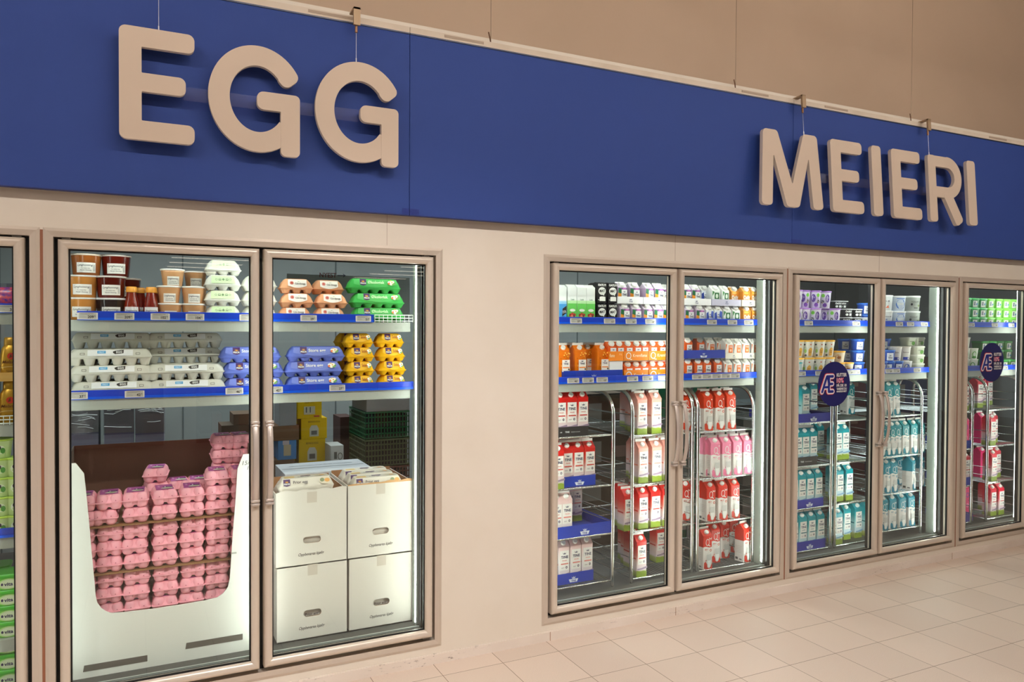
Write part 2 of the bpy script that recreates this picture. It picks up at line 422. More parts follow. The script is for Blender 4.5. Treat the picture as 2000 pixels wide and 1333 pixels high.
def arc(mb, cx, cz, rx, rz, w, a0, a1, n=40, round_start=True):
    O = []; I = []
    for i in range(n+1):
        a = math.radians(a0+(a1-a0)*i/n)
        O.append((cx+rx*math.cos(a), cz+rz*math.sin(a))); I.append((cx+(rx-w)*math.cos(a), cz+(rz-w)*math.sin(a)))
    vs = []; n1 = n+1
    for y in (.0, TH):
        vs += [(x, y, z) for x, z in O] + [(x, y, z) for x, z in I]
    fs = []; fs2 = []
    for i in range(n):
        fs.append((i, i+1, n1+i+1, n1+i)); b = 2*n1; fs2.append((b+i+1, b+i, b+n1+i, b+n1+i+1))
        fs2.append((i, b+i, b+i+1, i+1)); fs2.append((n1+i, n1+i+1, b+n1+i+1, b+n1+i))
    for e in (0, n): fs2.append((e, n1+e, 2*n1+n1+e, 2*n1+e))
    mb.add(vs, fs, m_let); mb.add(vs, fs2, m_letside)
def letter(ch, x0, x1, z0, z1, t, name_):
    mb = MB(); h = z1-z0; wd = x1-x0; cx = (x0+x1)/2
    o = lambda X: X-cx
    s = .084 if ch in 'EIRM' and x0 > 2 else .076
    ah = .073; r = .018
    if ch == 'E':
        X0_, X1_ = o(x0), o(x1); xm = X1_-wd*.12; q = .0245; z1_, z2_ = h*.515-.035, h*.515+.035
        rpoly(mb, [(X0_, 0), (X1_, 0), (X1_, ah), (X0_+s, ah), (X0_+s, z1_), (xm, z1_), (xm, z2_), (X0_+s, z2_), (X0_+s, h-ah), (X1_, h-ah), (X1_, h), (X0_, h)], [q, q, q, .003, .003, q, q, .003, .003, q, q, q])
    elif ch == 'I': bar(mb, (0, 0), (0, h), wd, .022)
    elif ch == 'M':
        F = [(0, 0), (.168, 0), (.215, .69), (.40, 0), (.60, 0), (.785, .69), (.832, 0), (1, 0), (.935, 1), (.713, 1), (.5, .30), (.287, 1), (.065, 1)]
        rpoly(mb, [(o(x0)+wd*a, h*b) for a, b in F], [.022, .022, .003, .026, .026, .003, .022, .022, .026, .026, .003, .026, .026])
    elif ch == 'R':
        bar(mb, (o(x0)+s/2-.003, 0), (o(x0)+s/2-.003, h), s-.01, .022)
        rz = h*.315; bar(mb, (o(x0)+.004, h-ah/2), (o(x1)-wd*.40, h-ah/2), ah-.004, .012, .001); bar(mb, (o(x0)+.03, h-2*rz+ah/2), (o(x1)-wd*.40, h-2*rz+ah/2), ah-.004, .004, .001)
        arc(mb, o(x1)-wd*.42, h-rz, wd*.42, rz, .072, -92, 92)
        bar(mb, (o(x0)+wd*.52, h*.46), (o(x1)-.035, 0), .08, .024)
    elif ch == 'G':
        rx = wd*.53; arc(mb, o(x0)+rx, h/2, rx, h/2, .079, 36, 322, 60)
        a = math.radians(36); px, pz = o(x0)+(rx-.04)*math.cos(a)+rx, 0
        ex, ez = o(x0)+rx+(rx-.0395)*math.cos(a), h/2+(h/2-.0395)*math.sin(a)
        bar(mb, (ex-.022, ez+.023), (ex+.02, ez-.025), .079, .026)
        bar(mb, (o(x1)-.038, -.008), (o(x1)-.038, h*.575), .076, .02)
        bar(mb, (o(x1)-.168, h*.575-.036), (o(x1), h*.575-.036), .072, .026, .02)
    ob = mb.build(name_, t); ob.location = (cx, 0, 0); ob['label'] = name_.split('_')[1].upper() + ' in pale board' if False else ob.name.replace('_', ' ')
    del ob['label']
    return ob
def word(name_, label, items, y, z0, z1, tilt, wires, strip):
    x0 = items[0][1]; t = empty(name_, (0, y, z1)); tag(t, label, 'sign')
    g = empty('pivot') if False else None
    for ch, a, b2 in items:
        ob = letter(ch, a, b2, z0, z1, t, 'letter'); ob.location = ((a+b2)/2, 0, z0-z1)
    s = MB().box(strip[0], strip[1], TH+.001, TH+.004, strip[2]-z1, strip[3]-z1, ACRYL).build('clear_strip', t)
    t.rotation_euler[0] = tilt
    for i, (px, big) in enumerate(wires):
        x = xat(px, y, z1+.08)
        f = MB().tube([(x, TH/2, -.002), (x, TH/2, zr-.09-z1 if big else zr-z1+1.2)], .0012, mat((190, 188, 196), .3, .7), 6)
        f.tube([(x, TH/2, -.003), (x, TH/2, .018)], .003, mat((190, 188, 196), .3, .7), 6); f.build('wire', t)
        if big:
            zc = zr-z1
            f = MB().box(x-.014, x+.014, -.004, .008, zc-.062, zc+.012, mat((168, 142, 112), .45, .3)); f.box(x-.014, x+.014, -.004, .07, zc+.004, zc+.012, mat((168, 142, 112), .45, .3))
            f.tube([(x, TH/2, zc-.09), (x, TH/2, zc-.06)], .006, mat((150, 110, 80), .4, .5), 8); f.build('hook', t)
YL = -.125
word('letter_sign', 'hanging pale letters EGG over the egg cooler', [('E', -.06, .2), ('G', .249, .599), ('G', .661, 1.018)], YL, 2.273, 2.695, 0.0, [(310, False), (697, True)], (.16, .90, 2.448, 2.500))
word('letter_sign', 'hanging pale letters MEIERI over the milk coolers', [('M', 3.09, 3.566), ('E', 3.644, 3.908), ('I', 3.993, 4.076), ('E', 4.17, 4.436), ('R', 4.513, 4.845), ('I', 4.906, 4.992)], YL, 2.262, 2.692, -.07, [(1573, True), (1818, True)], (3.16, 4.95, 2.43, 2.485))

# ================================================================== COOLER FRONTS
def mitre(mb, x0, x1, z0, z1, w, ya, yb, m, bev=.0, prof=None):
    """four mitred rails with the given profile of (share of width, depth behind the face)"""
    prof = prof or [(0, yb-ya), (0, bev), (.35, 0), (1, bev*.6), (1, yb-ya)]
    R = []
    for t_, dy in prof:
        k = w*t_; R.append([(x0+k, ya+dy, z0+k), (x1-k, ya+dy, z0+k), (x1-k, ya+dy, z1-k), (x0+k, ya+dy, z1-k)])
    n = len(prof)
    for k in range(4):
        vs = [R[i][k] for i in range(n)]+[R[i][(k+1) % 4] for i in range(n)]
        fs = [(i, i+1, n+i+1, n+i) for i in range(n-1)]
        mb.add(vs, [tuple(reversed(f)) for f in fs], m, n > 6)
DOORP = [(0, .052), (0, .016), (.05, .009), (.14, .004), (.28, .001), (.42, 0), (.6, .001), (.8, .004), (.92, .007), (1, .011), (1, .052)]
HND = []
m_handle = mat((205, 192, 182), .3, .35)
def cooler_front(gi, label, door_split, handles):
    L, R = G[gi]; t = empty('glass_cooler', (L, 0, ZB)); tag(t, label, 'refrigerator', 'framed glass cooler fronts in the wall')
    ox, oz = L, ZB
    def P(mb, name_, par):
        mb.v = [(a-ox, b, c_-oz) for a, b, c_ in mb.v]; o = mb.build(name_, par); return o
    f = MB(); mitre(f, L, R, ZB, ZT, .033, -.006, .05, m_alu, .004)
    mitre(f, L+.032, R-.032, ZB+.032, ZT-.032, .045, .034, .046, m_blk)
    P(f, 'outer_frame', t)
    doors = [(L+.048, door_split-.0085), (door_split+.0085, R-.048)]
    for di, (a, b) in enumerate(doors):
        d = MB(); mitre(d, a, b, DB, DT, .034, -.024, .03, m_alu2, prof=DOORP)
        od = P(d, 'door', t)
        g = MB(); g.box(a+.03, b-.03, .004, .009, DB+.036, DT-.036, GLASS); g.v = [(x-ox, y, z-oz) for x, y, z in g.v]; g.build('glass_pane', od)
        g = MB(); mitre(g, a+.034, b-.034, DB+.034, DT-.034, .006, .001, .011, m_blk); P(g, 'gasket', od)
        if handles:
            hx = b-.02 if di == 0 else a+.02; hz0, hz1 = .84, 1.175
            h = MB()
            pts = [(hx, -.022-.034*math.sin(PI*i/10)**.6-.008, hz0+(hz1-hz0)*i/10) for i in range(11)]
            rings = []
            for (x, y, z) in pts: rings.append([(x+.012*math.cos(q*PI/5), y+.007*math.sin(q*PI/5), z) for q in range(10)])
            h.loft(rings, m_handle)
            for z in (hz0-.012, hz0+.002, hz1-.02, hz1-.006):
                h.loft([rr(.0165, .014, z, .008, 3, hx, -.03), rr(.0175, .015, z+.002, .008, 3, hx, -.03), rr(.0175, .015, z+.008, .008, 3, hx, -.03), rr(.0165, .014, z+.01, .008, 3, hx, -.03)], m_handle)
            P(h, 'handle', od)
        for z in (DB-.012, DT+.003):
            hg = MB(); hg.box((a+.012 if di == 0 else b-.04), (a+.04 if di == 0 else b-.012), .004, .03, z, z+.008, mat((120, 112, 104), .5))
            P(hg, 'hinge', od)
    # posts behind, light tubes
    for k, (x, w_) in enumerate(((L+.05, .006), (door_split-.016, .032), (R-.085, .085) if gi else (R-.06, .06))):
        p = MB(); p.box(x, x+w_, .048, .088 if k != 1 else .07, ZB+.03, ZT-.02, mat((38, 40, 40), .4)); P(p, 'post', t)
        tx = [x+w_-.004, x+w_/2, x-.006][k]; ty = [.078, .078, .078][k]
        s = MB(); s.box(tx-.008, tx+.008, (ty-.006 if k != 1 else .0701), (ty+.004 if k != 1 else .0745), ZB+.09, ZT-.06, mat((120, 124, 120), .5))
        P(s, 'lamp_holder', t)
        q = MB(); yy = .08 if k == 1 else ty-.001; xx = tx+.008 if k == 1 else (tx+.009 if k == 0 else tx-.009)
        q.tube([(xx, yy, ZB+.1), (xx, yy, ZT-.07)], .005, (TUBE_L if gi < 2 else TUBE) if k == 0 else (TUBE_M if gi == 1 else TUBE), 8); P(q, 'light_tube', t)
    q = MB(); q.tube([(L+.1, .095, ZT-.047), (R-.1, .095, ZT-.047)], .006, TUBE_ADDED, 8); P(q, 'light_tube', t)  # unseen head tube, added to brighten the upper shelf packs
    q = MB(); q.box(L+.08, R-.08, .085, .105, ZT-.04, ZT-.02, m_grey); P(q, 'lamp_holder', t)  # holder of the added head tube
    j = MB(); j.box(R-.092, R-.086, .09, .149, ZB+.06, ZT-.03, mat((128, 136, 128), .45)); P(j, 'side_panel', t)
    s = MB(); s.box(L+.05, R-.05, .062, .15, ZB+.02, .155, m_dgrey); s.box(L+.05, R-.05, .066, .074, .155, .163, mat((190, 198, 194), .35, .5)); P(s, 'sill', t)
    s = MB(); s.box(L+.02, R-.02, .151, .6, ZT-.028, ZT-.022, mat((128, 130, 124), .5)); s.box(L+.12, R-.12, .152, .17, ZT-.06, ZT-.03, mat((200, 205, 200), .4)); struct(s, 'trim_'+str(gi+1))
    return t
cooler_front(0, 'aluminium framed glass cooler front at the far left edge', -1.13, False)
cooler_front(1, 'aluminium framed two door glass cooler holding the eggs', .464, True)
cooler_front(2, 'aluminium framed two door glass cooler holding red milk cartons', 2.632, True)
cooler_front(3, 'aluminium framed two door glass cooler holding teal milk cartons', 4.244, True)
cooler_front(4, 'aluminium framed glass cooler front at the far right edge', 5.84, False)

# ------------------------------------------------------------------ shelves
SZ = [1.595, 1.278]
def shelf(gi, z, y0, xl, xr, label, strips, wire_part=None, depth=.5):
    t = empty('cooler_shelf', (xl, y0, z)); tag(t, label, 'shelf', 'white shelves inside the coolers')
    w = xr-xl
    d = MB(); d.box(0, w-.03, 0, depth, -.045, 0, mat((168, 172, 162), .45)); d.build('deck', t)
    for a, b in strips:
        s = MB(); a -= xl; b -= xl
        s.add([(a, -.006, 0), (b, -.006, 0), (b, -.010, .034), (a, -.010, .034), (a, -.003, 0), (b, -.003, 0), (b, -.006, .036), (a, -.006, .036)],
              [(0, 1, 2, 3), (5, 4, 7, 6), (3, 2, 6, 7), (1, 0, 4, 5), (0, 3, 7, 4), (2, 1, 5, 6)], m_blue)
        s.box(a, b, -.0105, -.0058, -.001, .009, mat((16, 84, 215), .3)); s.build('price_rail', t)
    if wire_part:
        a, b = wire_part[0]-xl, wire_part[1]-xl; s = MB(); mw = mat((225, 232, 224), .4)
        for zz in (.006, .02, .034): s.tube([(a, -.006, zz), (b, -.006, zz)], .0022, mw, 6)
        n = int((b-a)/.02)
        for i in range(n+1): s.tube([(a+.001+(b-a-.002)*i/n, -.006, 0), (a+.001+(b-a-.002)*i/n, -.006, .036)], .0016, mw, 6)
        s.build('wire_fence', t)
    return t
YS = .15
wl = {1: 'egg cooler', 2: 'red milk cooler', 3: 'teal milk cooler', 4: 'rightmost cooler', 0: 'leftmost cooler'}
for gi in range(1, 5):
    L, R = G[gi]
    for k in (0, 1):
        st = [(L+.055, R-.075)]; wp = None
        if gi == 1 and k == 0: st = [(xat(151, YS, 1.6), xat(729, YS, 1.6))]; wp = (xat(731, YS, 1.6), xat(806, YS, 1.6))
        shelf(gi, SZ[k], YS, L+.055, R-.075, f"white {'upper' if k == 0 else 'lower'} shelf with blue price rail in the {wl[gi]}", st, wp)
L, R = G[0]
shelf(0, 1.62, YS, L+.055, R-.075, 'white upper shelf with blue rail in the leftmost cooler', [(L+.055, R-.075)])
shelf(0, 1.19, YS, L+.055, R-.075, 'white middle shelf with wire front in the leftmost cooler', [], (L+.055, R-.075))
shelf(0, .757, YS, L+.055, R-.075, 'white lower shelf with blue rail in the leftmost cooler', [(L+.055, R-.075)])
shelf(0, .3575, YS, L+.055, R-.075, 'white small tub shelf in the leftmost cooler', [])
shelf(0, .17, YS, L+.055, R-.075, 'white bottom shelf in the leftmost cooler', [])

# ================================================================== PACKS
W_ = (240, 240, 236); NAVY = (38, 40, 84); PURP = (74, 34, 96)
def crown(d, cx, z, s, c):
    """three-pointed crown of the dairy mark"""
    d.poly([(cx-s*.6, z), (cx+s*.6, z), (cx+s*.68, z+s*.28), (cx, z+s*.16), (cx-s*.68, z+s*.28)], c)
    d.poly([(cx-s*.64, z+s*.2), (cx-s*.3, z+s*.25), (cx-s*.5, z+s*.5), (cx-s, z+s*.85)], c)
    d.poly([(cx+s*.3, z+s*.25), (cx+s*.64, z+s*.2), (cx+s, z+s*.85), (cx+s*.5, z+s*.5)], c)
    d.poly([(cx-s*.3, z+s*.22), (cx+s*.3, z+s*.22), (cx, z+s*1.05)], c)
def egg_logo(d, x, z, w, h):
    d.poly([(x, z+h*.14), (x+w/2, z), (x+w, z+h*.14), (x+w, z+h), (x, z+h)], PURP)
    cx, cz = x+w/2, z+h*.5
    for k in range(7):
        a = math.radians(18+24*k); r0, r1 = w*.2, w*.36
        d.poly([(cx+r0*math.cos(a-.12), cz+r0*math.sin(a-.12)), (cx+r0*math.cos(a+.12), cz+r0*math.sin(a+.12)), (cx+r1*math.cos(a), cz+r1*math.sin(a))], (250, 190, 50))
    d.poly([(cx+w*.16*math.cos(math.radians(a)), cz+w*.16*math.sin(math.radians(a))) for a in range(0, 181, 20)], (250, 170, 40))
    d.text('PRIOR', cx, z+h*.2, h*.24, W_, maxw=w*.9, bold=.03)

def milk(name, desc, stops, deco, capc, h=.197, w=.07, gab=.034, fin=.013, finc=(238, 236, 232), cap=True, wave=0.0, interp='LINEAR', topc=None, cat='carton', capdy=0.0):
    H = h+gab; bm = ramp_mat(stops, h, .33, wave, interp); b = MB(); q = w/2-.001
    b.loft([rr(q-.001, q-.001, 0, .003, 2), rr(q, q, .003, .003, 2), rr(q, q, h, .003, 2)], bm, smooth=False)
    tm = mat(topc or stops[-1][1], .33)
    b.add([(-q, -q, h), (q, -q, h), (q, q, h), (-q, q, h), (-q+.001, -.0015, H), (q-.001, -.0015, H), (q-.001, .0015, H), (-q+.001, .0015, H)],
          [(0, 1, 5, 4), (2, 3, 7, 6), (1, 2, 6, 5), (3, 0, 4, 7)], tm)
    fn = MB(); fn.box(-q, q, -.0018, .0018, H-.001, H+fin, mat(finc, .4))
    parts = [('body', b.build('body', mesh_only=True)), ('top_fin', fn.build('top_fin', mesh_only=True))]
    if cap:
        c = MB(); th = math.atan2(gab, q); n = Vector((0, -math.sin(th), math.cos(th))); o = Vector((0, -q*.55, h+gab*.45))
        u = Vector((1, 0, 0)); v = n.cross(u); R_ = .0135 if h > .12 else .0175
        def ring(r, k): return [tuple(o+n*k+u*r*math.cos(2*PI*i/16)+v*r*math.sin(2*PI*i/16)) for i in range(16)]
        c.loft([ring(R_, -.002), ring(R_, .01), ring(R_*.9, .0125)], mat(capc, .3))
        parts.append(('cap', c.build('cap', mesh_only=True)))
    L = MB(); d = Dec(L, flat(-q)); deco(d, w, h, L); parts.append(('label', L.build('label', mesh_only=True)))
    return Kind(name, cat, desc, parts, w, w, H+fin)

def tine_deco(bar, lw=.84):
    def f(d, w, h, L):
        a = w*.40
        d.poly([(-w*.48, 0), (w*.48, 0), (w*.48, h*.13), (w*.2, h*.17), (-w*.1, h*.155), (-w*.48, h*.19)], (130, 150, 46))
        for i in range(5): d.poly([(w*(-.3+.16*i), 0), (w*(-.27+.16*i), 0), (w*(-.22+.16*i), h*.14)], (160, 176, 76))
        d.rect(-a, h*.36, a, h*.90, (238, 234, 228))
        crown(d, 0, h*.80, w*.16, NAVY); d.text('TINE', 0, h*.69, h*.075, NAVY, bold=.02, maxw=w*.62)
        d.text('Helmelk' if bar[0] > 150 else 'Lettmelk', 0, h*.615, h*.035, bar, maxw=w*.4)
        d.rect(-w*.33, h*.525, w*.33, h*.555, bar)
        d.disc(w*.17, h*.44, w*.085, h*.034, NAVY, 12); d.disc(w*.17, h*.44, w*.04, h*.016, (230, 210, 200), 8)
        d.rect(-w*.3, h*.44, -w*.02, h*.447, (150, 140, 140)); d.rect(-w*.3, h*.42, -w*.08, h*.427, (150, 140, 140))
        d.poly([(-w*.48, h*.25), (-w*.1, h*.26), (w*.2, h*.285), (w*.48, h*.30), (w*.48, h*.245), (0, h*.22), (-w*.48, h*.21)], (150, 128, 150) if bar[0] > 150 else (120, 160, 190))
        s = Dec(L, side(-w/2+.001)); s.rect(-w*.4, h*.5, w*.4, h*.54, bar)
    return f
TR = [(0, (120, 138, 44)), (.15, (170, 176, 112)), (.2, (222, 206, 212)), (.42, (232, 205, 200)), (.62, (226, 120, 104)), (.84, (214, 38, 30)), (1, (208, 24, 20))]
tine_red = milk('milk_carton', 'red milk carton with meadow,', TR, tine_deco((205, 60, 48)), W_)
TP = [(0, (120, 138, 44)), (.15, (170, 176, 112)), (.2, (222, 206, 212)), (.5, (236, 206, 198)), (.9, (234, 172, 158)), (1, (232, 160, 146))]
tine_peach = milk('milk_carton', 'peach pink milk carton with meadow,', TP, tine_deco((232, 140, 120)), W_)
TK = [(0, (120, 138, 44)), (.15, (170, 176, 112)), (.2, (222, 206, 212)), (.6, (238, 230, 226)), (1, (232, 196, 192))]
tine_pale = milk('milk_carton', 'pale white and pink milk carton,', TK, tine_deco((226, 130, 120)), (240, 240, 236))
TT = [(0, (132, 148, 54)), (.15, (184, 190, 110)), (.22, (196, 212, 220)), (.5, (170, 214, 214)), (.8, (10, 160, 170)), (1, (0, 146, 160))]
tine_teal = milk('milk_carton', 'teal milk carton with meadow,', TT, tine_deco((20, 110, 120)), W_)
def q_deco(c1, c2, bf=False, back=(246, 244, 240)):
    def f(d, w, h, L):
        d.ring(0, h*.80, w*.21, h*.105, w*.055, W_); d.poly([(0, h*.73), (w*.26, h*.665), (w*.3, h*.69), (w*.06, h*.745)], W_)
        if bf:
            for s_ in (-1, 1): d.poly([(w*.3, h*.9), (w*.3+s_*w*.14, h*.945), (w*.3+s_*w*.1, h*.865)], W_)
        else: d.disc(w*.33, h*.93, w*.05, h*.02, W_, 8)
        d.text('MELK', -w*.12, h*.575, h*.04, c2, maxw=w*.38); d.disc(w*.31, h*.555, w*.11, h*.038, c2, 12); d.disc(w*.31, h*.555, w*.06, h*.02, W_, 10)
        d.rect(-w*.31, h*.545, w*.08, h*.55, (200, 180, 176))
        d.poly([(-w*.42, h*.04), (-w*.1, 0), (w*.48, 0), (w*.48, h*.2), (w*.42, h*.14), (w*.2, h*.05), (-w*.05, h*.13), (-w*.25, h*.24), (-w*.42, h*.2)], c1)
        d.poly([(-w*.06, h*.06), (w*.12, h*.025), (w*.3, h*.06), (w*.38, h*.34), (w*.36, h*.44), (-w*.12, h*.44), (-w*.14, h*.34)], (214, 214, 210))
        d.poly([(-w*.02, h*.08), (w*.12, h*.05), (w*.26, h*.08), (w*.33, h*.26), (-w*.08, h*.26)], (246, 246, 244))
        d.ring(w*.12, h*.4, w*.2, h*.1, w*.02, (206, 208, 204)); d.disc(-w*.22, h*.27, w*.05, h*.018, c2, 8)
        s = Dec(L, side(-w/2+.001))
        for k in range(5): s.rect(-w*.36, h*(.28+.05*k), w*.3, h*(.287+.05*k), (190, 180, 178))
        s.rect(-w*.36, h*.06, -w*.1, h*.13, (90, 90, 90)); s.rect(w*.05, h*.06, w*.3, h*.1, (120, 120, 120))
    return f
def q_kind(desc, c, c2, bf): return milk('milk_carton', desc, [(0, (240, 236, 232)), (.66, c)], q_deco(c2, c2, bf), W_, wave=.004, interp='CONSTANT', topc=c)
q_orange = q_kind('orange and white letter Q carton,', (222, 62, 20), (218, 66, 32), False)
q_pink = q_kind('pink and white letter Q carton,', (242, 140, 172), (240, 130, 168), False)
q_red = q_kind('red and white butterfly Q carton,', (216, 46, 26), (206, 60, 44), True)
q_teal = q_kind('teal and white letter Q carton,', (0, 142, 152), (10, 130, 150), False)
q_tealb = q_kind('teal and white butterfly Q carton,', (0, 142, 166), (10, 130, 160), True)
# one litre juice-like cream cartons
def orange_deco(d, w, h, L):
    random.seed(3)
    for k in range(46):
        x, z = random.uniform(-w*.43, w*.43), random.uniform(h*.02, h*.94)
        d.disc(x, z, .004, .004, random.choice([(252, 176, 40), (246, 150, 20), (255, 200, 90), (214, 104, 12)]), 8)
    d.rect(-w*.32, h*.34, w*.34, h*.72, (240, 232, 224)); crown(d, 0, h*.65, w*.12, NAVY); d.text('TINE', 0, h*.57, h*.06, NAVY, bold=.02, maxw=w*.5)
    d.rect(-w*.28, h*.46, w*.28, h*.49, (236, 130, 30)); d.disc(w*.24, h*.42, w*.07, h*.03, (60, 60, 60), 10)
tine_orange = milk('juice_carton', 'orange carton printed with cloudberries', [(0, (240, 140, 16)), (1, (236, 120, 20))], orange_deco, W_, h=.168, gab=.03, fin=.012)
# small half-height cartons
def small_deco(c, kind_):
    def f(d, w, h, L):
        if kind_ == 'pine':
            random.seed(5)
            d.rect(-w*.46, 0, w*.46, h*.98, (120, 80, 140)); d.poly([(-w*.46, 0), (w*.1, 0), (w*.0, h*.62), (-w*.46, h*.66)], (244, 150, 30)); d.poly([(-w*.46, h*.66), (-w*.02, h*.58), (-w*.1, h*.9), (-w*.4, h*.98)], (30, 110, 60))
            d.disc(w*.2, h*.92, w*.2, h*.06, (200, 120, 190), 10)
            for k in range(5): d.disc(random.uniform(-w*.4, w*.0), random.uniform(h*.1, h*.6), w*.08, w*.08, (250, 176, 50), 7)
            d.rect(-w*.14, h*.40, w*.46, h*.86, (240, 240, 242)); crown(d, w*.16, h*.69, w*.12, NAVY); d.text('TINE', w*.16, h*.48, h*.14, NAVY, bold=.02, maxw=w*.44)
        elif kind_ == 'blue':
            d.rect(-w*.46, 0, w*.46, h*.98, (232, 236, 246)); d.poly([(-w*.46, h*.1), (-w*.1, h*.3), (-w*.2, h*.9), (-w*.46, h*.8)], (40, 70, 170)); d.poly([(w*.46, h*.4), (w*.1, h*.6), (w*.2, h*.98), (w*.46, h*.9)], (60, 90, 190))
            crown(d, 0, h*.68, w*.13, NAVY); d.text('TINE', 0, h*.48, h*.14, NAVY, bold=.02, maxw=w*.5)
        elif kind_ == 'leaf':
            d.rect(-w*.46, 0, w*.46, h*.98, (236, 240, 236)); d.rect(-w*.2, h*.38, w*.36, h*.86, (40, 110, 60)); d.disc(w*.08, h*.62, w*.16, h*.16, (220, 236, 216), 10); d.poly([(-w*.46, h*.6), (-w*.2, h*.9), (-w*.46, h*.98)], (60, 140, 70))
        elif kind_ == 'oat':
            d.rect(-w*.46, 0, w*.46, h*.98, c); d.text('Oatly', 0, h*.46, h*.28, W_, bold=.04, maxw=w*.8, rot=.08); d.disc(-w*.1, h*.9, w*.3, h*.07, (252, 196, 90), 10)
        elif kind_ == 'orangelabel':
            d.rect(-w*.46, 0, w*.46, h*.98, (240, 236, 230)); d.poly([(-w*.46, h*.5), (-w*.3, h*.98), (-w*.46, h*.98)], (226, 110, 40)); d.rect(-w*.12, h*.38, w*.38, h*.9, (236, 120, 40)); d.text('TINE', w*.13, h*.74, h*.1, W_, maxw=w*.4); d.rect(w*.02, h*.46, w*.24, h*.62, (250, 200, 160))
        elif kind_ == 'tineorange':
            d.rect(-w*.46, 0, w*.46, h*.98, (228, 92, 20)); d.disc(-w*.25, h*.3, w*.16, h*.16, (248, 170, 60), 10); d.disc(w*.3, h*.8, w*.14, h*.1, (180, 50, 20), 8)
            d.rect(-w*.2, h*.40, w*.4, h*.9, (238, 236, 238)); crown(d, w*.1, h*.72, w*.13, NAVY); d.text('TINE', w*.1, h*.5, h*.14, NAVY, bold=.02, maxw=w*.5)
        elif kind_ == 'imat':
            bk = (26, 24, 24)
            d.rect(-w*.47, 0, w*.47, h*.99, bk); d.text('OATLY!', 0, h*.86, h*.1, W_, bold=.05, maxw=w*.84); d.disc(0, h*.6, w*.4, h*.2, W_, 14); d.poly([(w*.0, h*.44), (w*.25, h*.46), (w*.2, h*.36)], W_)
            d.text('iMAT', 0, h*.55, h*.13, bk, bold=.04, maxw=w*.6, rot=.06); d.rect(-w*.28, h*.1, w*.34, h*.3, W_); d.disc(w*.03, h*.3, w*.3, h*.03, W_, 10); d.text('=', -w*.38, h*.12, h*.08, W_)
    return f
def small(desc, kind_, c=(240, 240, 240), h=.085, cap=True, topc=W_, gab=.026, capc=W_, w=.062):
    return milk('small_carton', desc, [(0, c), (1, c)], small_deco(c, kind_), capc, h=h, w=w, gab=gab, fin=.006, cap=cap, topc=topc)
sm_pine = small('small carton with orange fruit and purple print', 'pine', (200, 176, 206), topc=(226, 214, 230))
sm_blue = small('small white and blue carton with white cap', 'blue', (228, 232, 242))
sm_leaf = small('small white carton with a green leaf panel', 'leaf', (232, 238, 232))
sm_oat = small('small orange oat drink carton', 'oat', (238, 150, 40), topc=(240, 170, 80))
sm_ol = small('small white carton with an orange panel', 'orangelabel', (238, 234, 228))
sm_to = small('small orange carton with a white label', 'tineorange', (228, 92, 20), topc=(224, 96, 34))
sm_q = small('small orange cream carton with white cap', 'tineorange', (226, 80, 24), topc=(226, 100, 44), h=.075)
im = milk('oat_carton', 'small black oat cream carton with white print', [(0, (26, 24, 24)), (1, (26, 24, 24))], small_deco((26, 24, 24), 'imat'), W_, h=.108, w=.06, gab=.004, fin=.002, cap=False, topc=(60, 58, 58), finc=(60, 58, 58))
def tallwhite(desc, c1, c2, fig):
    def f(d, w, h, L):
        d.rect(-w*.47, 0, w*.47, h*.6, c1); d.rect(-w*.47, h*.55, w*.47, h*.62, c2)
        if fig: 
            for k, (x, z, c) in enumerate(((-.2, .22, (150, 40, 30)), (.0, .25, (200, 70, 50)), (.22, .23, (170, 60, 40)), (.1, .19, (90, 30, 40)), (-.05, .19, (220, 120, 90)))): d.disc(w*x, h*z, w*.15, w*.15, c, 8)
            d.disc(0, h*.36, w*.3, h*.04, (236, 240, 230), 12); d.text('Lett', 0, h*.64, h*.05, (60, 130, 90), maxw=w*.6)
        else: 
            d.poly([(0, h*.2), (w*.46, h*.3), (w*.46, h*.5), (w*.05, h*.42)], (40, 40, 40)); d.text('25%', w*.24, h*.3, h*.07, W_, rot=.2, maxw=w*.4)
    k = milk('tall_carton', desc, [(0, c1), (.6, c2), (.66, (242, 246, 244)), (1, (246, 248, 246))], f, W_, h=.19, w=.058, gab=.016, fin=.001, cap=False, topc=(246, 248, 246))
    return k
tw_green = tallwhite('tall white and green pouch carton', (104, 200, 90), (190, 236, 176), True)
tw_blue = tallwhite('tall white and blue carton', (70, 160, 226), (150, 206, 240), False)

# ---- cups and tubs
def cup(name, cat, desc, r1, r0, h, lidc, bodyc, deco=None, lidh=.008, lidr=.003, bottom_rim=False, oval=1.0, rough=.35):
    n = 24
    def ring(r, z): return [(r*math.cos(2*PI*i/n), r*oval*math.sin(2*PI*i/n), z) for i in range(n)]
    b = MB(); b.loft([ring(r0*.94, 0), ring(r0, .003), ring(r1, h-lidh)], mat(bodyc, rough))
    l = MB(); l.loft([ring(r1+lidr*.6, h-lidh), ring(r1+lidr, h-lidh*.7), ring(r1+lidr, h-lidh*.2), ring(r1+lidr*.4, h), ring(r1*.86, h), ring(r1*.84, h-.002)], mat(lidc, .3))
    ps = [('body', b.build('body', mesh_only=True)), ('lid', l.build('lid', mesh_only=True))]
    if deco:
        L = MB(); d = Dec(L, cone(r0, r1, h-lidh), .0003); d.o = .0005; deco(d, r0, r1, h-lidh); ps.append(('label', L.build('label', mesh_only=True)))
    return Kind(name, cat, desc, ps, 2*r1, 2*r1, h)
